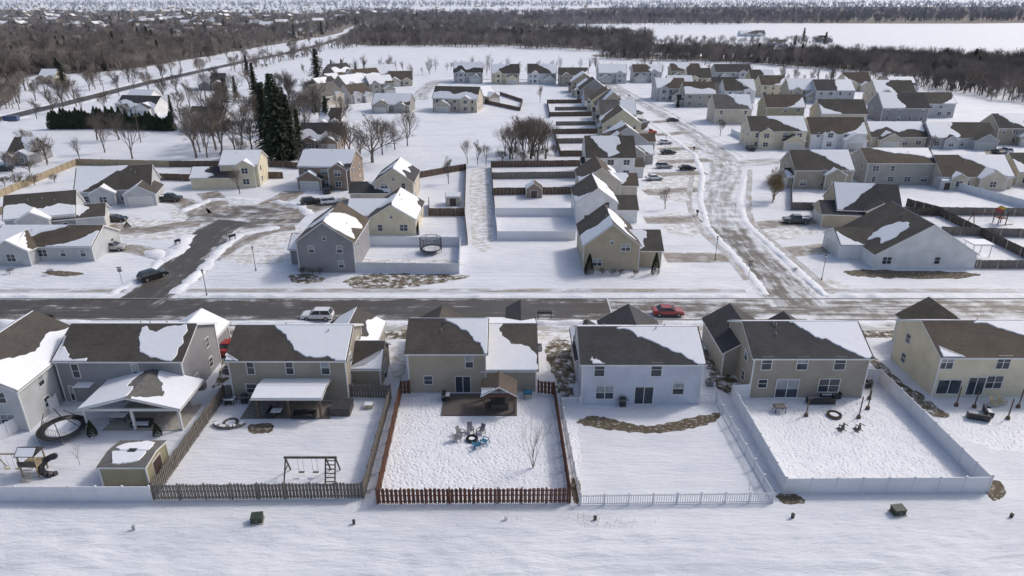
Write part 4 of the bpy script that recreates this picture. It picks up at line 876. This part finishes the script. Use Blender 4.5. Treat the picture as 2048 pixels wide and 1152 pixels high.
# colorful playset far right
mb=MB()
mb.box(-5,0,-.06,.06,2.4,2.55,'wood_red')
for sx in(-5,): mb.beam((sx,0,2.4),(sx-.2,-1.2,0),.12,'wood_red'); mb.beam((sx,0,2.4),(sx-.2,1.2,0),.12,'wood_red')
for x in(0,1.6):
    for y in(-.8,.8): mb.box(x-.07,x+.07,y-.07,y+.07,0,2.8,'wood_red')
mb.box(-.1,1.7,-.9,.9,1.4,1.5,'wood_red')
for i,m_ in enumerate(('plastic_red','plastic_yellow','canvas_green','plastic_blue')):
    xa,xb_=-.2+i*.5,.3+i*.5; za,zb_=[2.8,3.3,3.8,3.3,2.8][i],[2.8,3.3,3.8,3.3,2.8][i+1]; mb.add([(xa,-1,za),(xb_,-1,zb_),(xb_,1,zb_),(xa,1,za)],[(0,1,2,3)],m_)
mb.add([(1.7,-.3,1.45),(1.7,.3,1.45),(3.9,.3,.2),(3.9,-.3,.2)],[(0,1,2,3)],'plastic_yellow')
for sx in(-4,-3.5,-2.2,-1.7): mb.cyl((sx,0,2.4),(sx,0,.5),.02,.02,4,'metal')
at(mb,'playground_set',1990,448)
# chairs
def chair(mb,ox,oy,ang,m):
    def R(p): return (ox+p[0]*cos(ang)-p[1]*sin(ang),oy+p[0]*sin(ang)+p[1]*cos(ang),p[2])
    def q(a,b,c,d): mb.add([R(a),R(b),R(c),R(d)]+[R((p[0],p[1],p[2]-.04)) for p in(a,b,c,d)],[(0,1,2,3),(4,5,6,7),(0,1,5,4),(1,2,6,5),(2,3,7,6),(3,0,4,7)],m)
    q((-.27,-.3,.42),(.27,-.3,.42),(.27,.3,.3),(-.27,.3,.3))
    for k in range(5):
        x=-.26+k*.11; q((x,.28,.3),(x+.09,.28,.3),(x+.1,.62,1.02),(x-.01,.62,1.02))
    for sx in(-.36,.30): q((sx,-.35,.62),(sx+.1,-.35,.62),(sx+.1,.4,.6),(sx,.4,.6)); mb.beam(R((sx+.05,-.3,0)),R((sx+.05,-.3,.6)),.07,m); mb.beam(R((sx+.05,.5,0)),R((sx+.05,.3,.6)),.07,m)
cx_,cy_=P(944,880)
for a,m in((100,'chair_gray'),(55,'chair_gray'),(145,'chair_gray'),(185,'chair_gray'),(-25,'plastic_blue'),(-70,'plastic_blue')):
    mb=MB(); chair(mb,0,0,0,m); ar=radians(a); mb.obj('adirondack_chair',loc=(cx_+1.5*cos(ar),cy_+1.35*sin(ar),0),rot=ar-pi/2)
def firepit(u,v,r,m='stone'):
    mb=MB(); n=14
    for i in range(n):
        a=2*pi*i/n; mb.box(r-.12,r+.12,-.19*r/.5,.19*r/.5,0,.3,m); 
        k=len(mb.v)-8
        for j in range(k,k+8):
            x,y,z=mb.v[j]; mb.v[j]=(x*cos(a)-y*sin(a),x*sin(a)+y*cos(a),z)
    mb.cyl((0,0,.02),(0,0,.2),r-.14,r-.14,14,'snow'); at(mb,'fire_pit',u,v)
firepit(944,880,.5,'metal_dark'); firepit(1668,832,.65,'wood_brown'); firepit(462,848,.7)
# stone seat wall by the second patio
mb=MB()
for k in range(12):
    a=pi*1.1+.22*k; x,y=1.7*cos(a),1.2*sin(a); mb.box(x-.2,x+.2,y-.15,y+.15,0,.35,'stone',a)
    if k%3: mb.box(x-.18,x+.18,y-.14,y+.14,.35,.43,'snow',a)
at(mb,'stone_seat_wall',462,845)
# patio & pavilion in middle yard
pa=[P(882,832),P(1034,832)]; y1=P(0,788)[1]
mb=MB(); mb.box(pa[0][0],pa[1][0],pa[0][1],y1-.05,-.05,.12,'paver'); mb.obj('brick_patio')
mb=MB(); x0,y0=P(480,838); x1,_=P(660,838); mb.box(x0,x1,y0,P(0,802)[1],-.05,.06,'stone'); mb.obj('stone_patio')
mb=MB(); x0,y0=P(205,862); x1,_=P(365,862); mb.box(x0,x1,y0,P(0,805)[1],-.05,.08,'concrete'); mb.obj('concrete_patio')
xa,ya=P(966,828); xb_,_=P(1030,828); e=empty('garden_pavilion',((xa+xb_)/2,ya,.1)); B=newB(); w=xb_-xa
gable(B,-w/2,w/2,0,3.0,2.4,'y',30,'wood_brown','roof_brown',walls=False,o=.25,snow=[(0,SH['corner'])])
for x in(-w/2+.1,w/2-.1):
    for y in(.1,2.9): B['posts'].box(x-.1,x+.1,y-.1,y+.1,0,2.4,'wood_brown')
B['posts'].box(-w/2,w/2,.02,.2,2.2,2.38,'wood_red'); B['posts'].beam((0,.1,2.38),(0,.1,3.2),.1,'wood_red'); B['posts'].beam((-w/2+.1,.1,1.7),(-w/2+.7,.1,2.3),.08,'wood_brown'); B['posts'].beam((w/2-.1,.1,1.7),(w/2-.7,.1,2.3),.08,'wood_brown')
finish(B,e)
def hot_tub(u,v,w=2.2,rot=0,m='wood_dark',sn='cushion'):
    mb=MB(); mb.box(-w/2,w/2,-w/2,w/2,0,.85,m); mb.box(-w/2-.06,w/2+.06,-w/2-.06,w/2+.06,.85,.97,sn); mb.box(-.02,.02,-w/2-.07,w/2+.07,.975,.99,m)
    for k in range(7): x=-w/2+w*(k+.5)/7; mb.box(x-.02,x+.02,-w/2-.02,-w/2-.002,.03,.83,'wood_gray')
    at(mb,'hot_tub',u,v,rot)
hot_tub(685,822,2.2); hot_tub(1000,812,2.0)
def sofa(u,v,L,rot=0,name='patio_sofa'):
    mb=MB(); mb.box(-L/2,L/2,-.4,.4,.08,.32,'metal_dark'); mb.box(-L/2,L/2,.25,.42,.32,.8,'metal_dark'); mb.box(-L/2,-L/2+.16,-.4,.25,.32,.62,'metal_dark'); mb.box(L/2-.16,L/2,-.4,.25,.32,.62,'metal_dark')
    n=max(1,int((L-.3)/.7))
    for i in range(n):
        a=-L/2+.18+(L-.36)*i/n; b=-L/2+.18+(L-.36)*(i+1)/n; mb.box(a+.02,b-.02,-.38,.24,.325,.45,'snow' if random.random()<.6 else 'cushion')
    at(mb,name,u,v,rot)
sofa(1640,806,3.2,180); sofa(1668,790,2,-90); sofa(1650,792,1.6,0); sofa(610,835,2.6,0); sofa(545,830,1.6,90); sofa(1955,838,2.2,160); sofa(1975,828,1.6,70); sofa(285,852,2.2,0)
def grill(u,v,rot=0):
    mb=MB(); mb.box(-.35,.35,-.25,.25,.1,.8,'metal_dark'); mb.box(-.65,.65,-.25,.25,.8,.86,'metal'); mb.cyl((-.35,0,.98),(.35,0,.98),.25,.25,10,'metal_dark'); mb.beam((-.3,-.28,1),(.3,-.28,1),.03,'metal')
    for x in(-.3,.3): mb.cyl((x,-.2,.06),(x+.04,-.2,.06),.08,.08,8,'rubber')
    at(mb,'barbecue_grill',u,v,rot)
grill(458,808,10); grill(490,806); grill(888,800,90); grill(1735,775,20); grill(1245,812)
def table(u,v,w,rot=0,top='snow'):
    mb=MB(); mb.box(-w/2,w/2,-.45,.45,.68,.74,'metal_dark'); mb.box(-w/2+.04,w/2-.04,-.42,.42,.745,.83,top)
    for x in(-w/2+.08,w/2-.08):
        for y in(-.38,.38): mb.box(x-.03,x+.03,y-.03,y+.03,0,.68,'metal_dark')
    at(mb,'patio_table',u,v,rot)
table(462,808,1.2); table(893,800,.9); table(240,842,1.8); table(1558,823,1.3,0,'wood_gray'); table(1055,795,1.0,0,'plastic_blue'); table(555,832,1.2)
for u,v in((1685,862),(1718,862)):
    mb=MB(); chair(mb,0,0,0,'metal_dark'); mb.v=[(x,z-.3,max(0,.45-y)) for x,y,z in mb.v]; at(mb,'overturned_chair',u,v,random.uniform(0,90))
for u,v in((1988,812),(2003,808)): mb=MB(); chair(mb,0,0,0,'plastic_tan'); at(mb,'adirondack_chair',u,v,20)
for u,v,h in((1612,832,2.8),(1717,836,2.8),(1738,798,2.4),(1735,818,2.4),(1912,812,2.6),(1948,815,2.2),(2015,838,2.6),(2036,815,2.8),(1985,770,2.4)):
    mb=MB(); mb.cyl((0,0,0),(0,0,.35),.25,.2,10,'wood_brown'); mb.box(-.05,.05,-.05,.05,.3,h,'wood_brown'); mb.cyl((0,0,h),(0,0,h+.05),.07,.03,6,'metal_dark'); at(mb,'string_light_post',u,v)
mb=MB(); mb.box(-.45,.45,-.35,.35,0,.5,'plastic_tan'); mb.box(-.48,.48,-.38,.38,.5,.58,'snow'); at(mb,'storage_box',738,815)
# tall dry grass tufts on the bank
mb=MB(); rnd=random.Random(8)
for cu,cv,n,sp_ in((1230,1048,170,1.7),(1030,1040,18,.8),(1180,1035,60,1.2),(1870,970,20,.5),(1165,1040,30,.4)):
    x0,y0=P(cu,cv)
    for i in range(n):
        x=x0+rnd.gauss(0,sp_); y=y0+rnd.gauss(0,.35); h=rnd.uniform(.2,.65); a=rnd.uniform(0,3.14); l=rnd.uniform(-.15,.15)
        mb.add([(x-.012*cos(a),y-.012*sin(a),-.05),(x+.012*cos(a),y+.012*sin(a),-.05),(x+l,y+l*.5,h)],[(0,1,2)],'dry_grass')
mb.obj('dry_grass_tufts',recalc=False)
# second far pergola
x,y=P(1960,515); e=empty('white_pergola',(x,y,0)); B=newB()
for px in(-1.6,1.6):
    for py in(0,2.6): B['posts'].box(px-.07,px+.07,py-.07,py+.07,0,2.4,'trim')
B['roof'].box(-1.9,1.9,-.3,2.9,2.4,2.52,'trim'); B['snow'].box(-1.85,1.85,-.25,2.85,2.525,2.62,'snow'); finish(B,e)
mb=MB()
mb.box(-2.4,2.4,-1.1,1.1,.2,1.9,'paint_blue'); mb.box(-2.45,2.45,-1.15,1.15,1.9,2.0,'paint_blue'); 
for k in range(7): mb.box(-2.2+k*.7,-2.1+k*.7,-1.16,-1.101,.2,1.9,'paint_blue')
for x in(-1.8,1.8): mb.box(x-.2,x+.2,-1,1,0,.2,'metal_dark')
at(mb,'dumpster',24,242,10)

# ================================================= LIGHT
AZ,EL=radians(60),radians(42)
w=bpy.data.worlds.new('World'); S.world=w; w.use_nodes=True; nt=w.node_tree
bg=nt.nodes['Background']; sk=nt.nodes.new('ShaderNodeTexSky'); sk.sky_type='NISHITA'; sk.sun_disc=False; sk.sun_elevation=EL; sk.sun_rotation=AZ; sk.dust_density=3.5; sk.air_density=.9
nt.links.new(sk.outputs[0],bg.inputs[0]); bg.inputs[1].default_value=.145
sl=bpy.data.lights.new('sun','SUN'); sl.energy=1.6; sl.angle=radians(8); sl.color=(1,.95,.88); so=bpy.data.objects.new('sun',sl); COL.objects.link(so)
d=Vector((sin(AZ)*cos(EL),cos(AZ)*cos(EL),sin(EL))); so.rotation_euler=d.to_track_quat('Z','Y').to_euler(); so.location=(0,0,200)
cd=bpy.data.cameras.new('camera'); cam=bpy.data.objects.new('camera',cd); COL.objects.link(cam); cam.location=(0,0,H); cam.rotation_euler=(pi/2-PITCH,0,0)
cd.sensor_width=36; cd.lens=F/2048*36; cd.clip_start=.5; cd.clip_end=60000
S.camera=cam
S.view_settings.view_transform='Standard'; S.view_settings.look='None'; S.view_settings.exposure=0
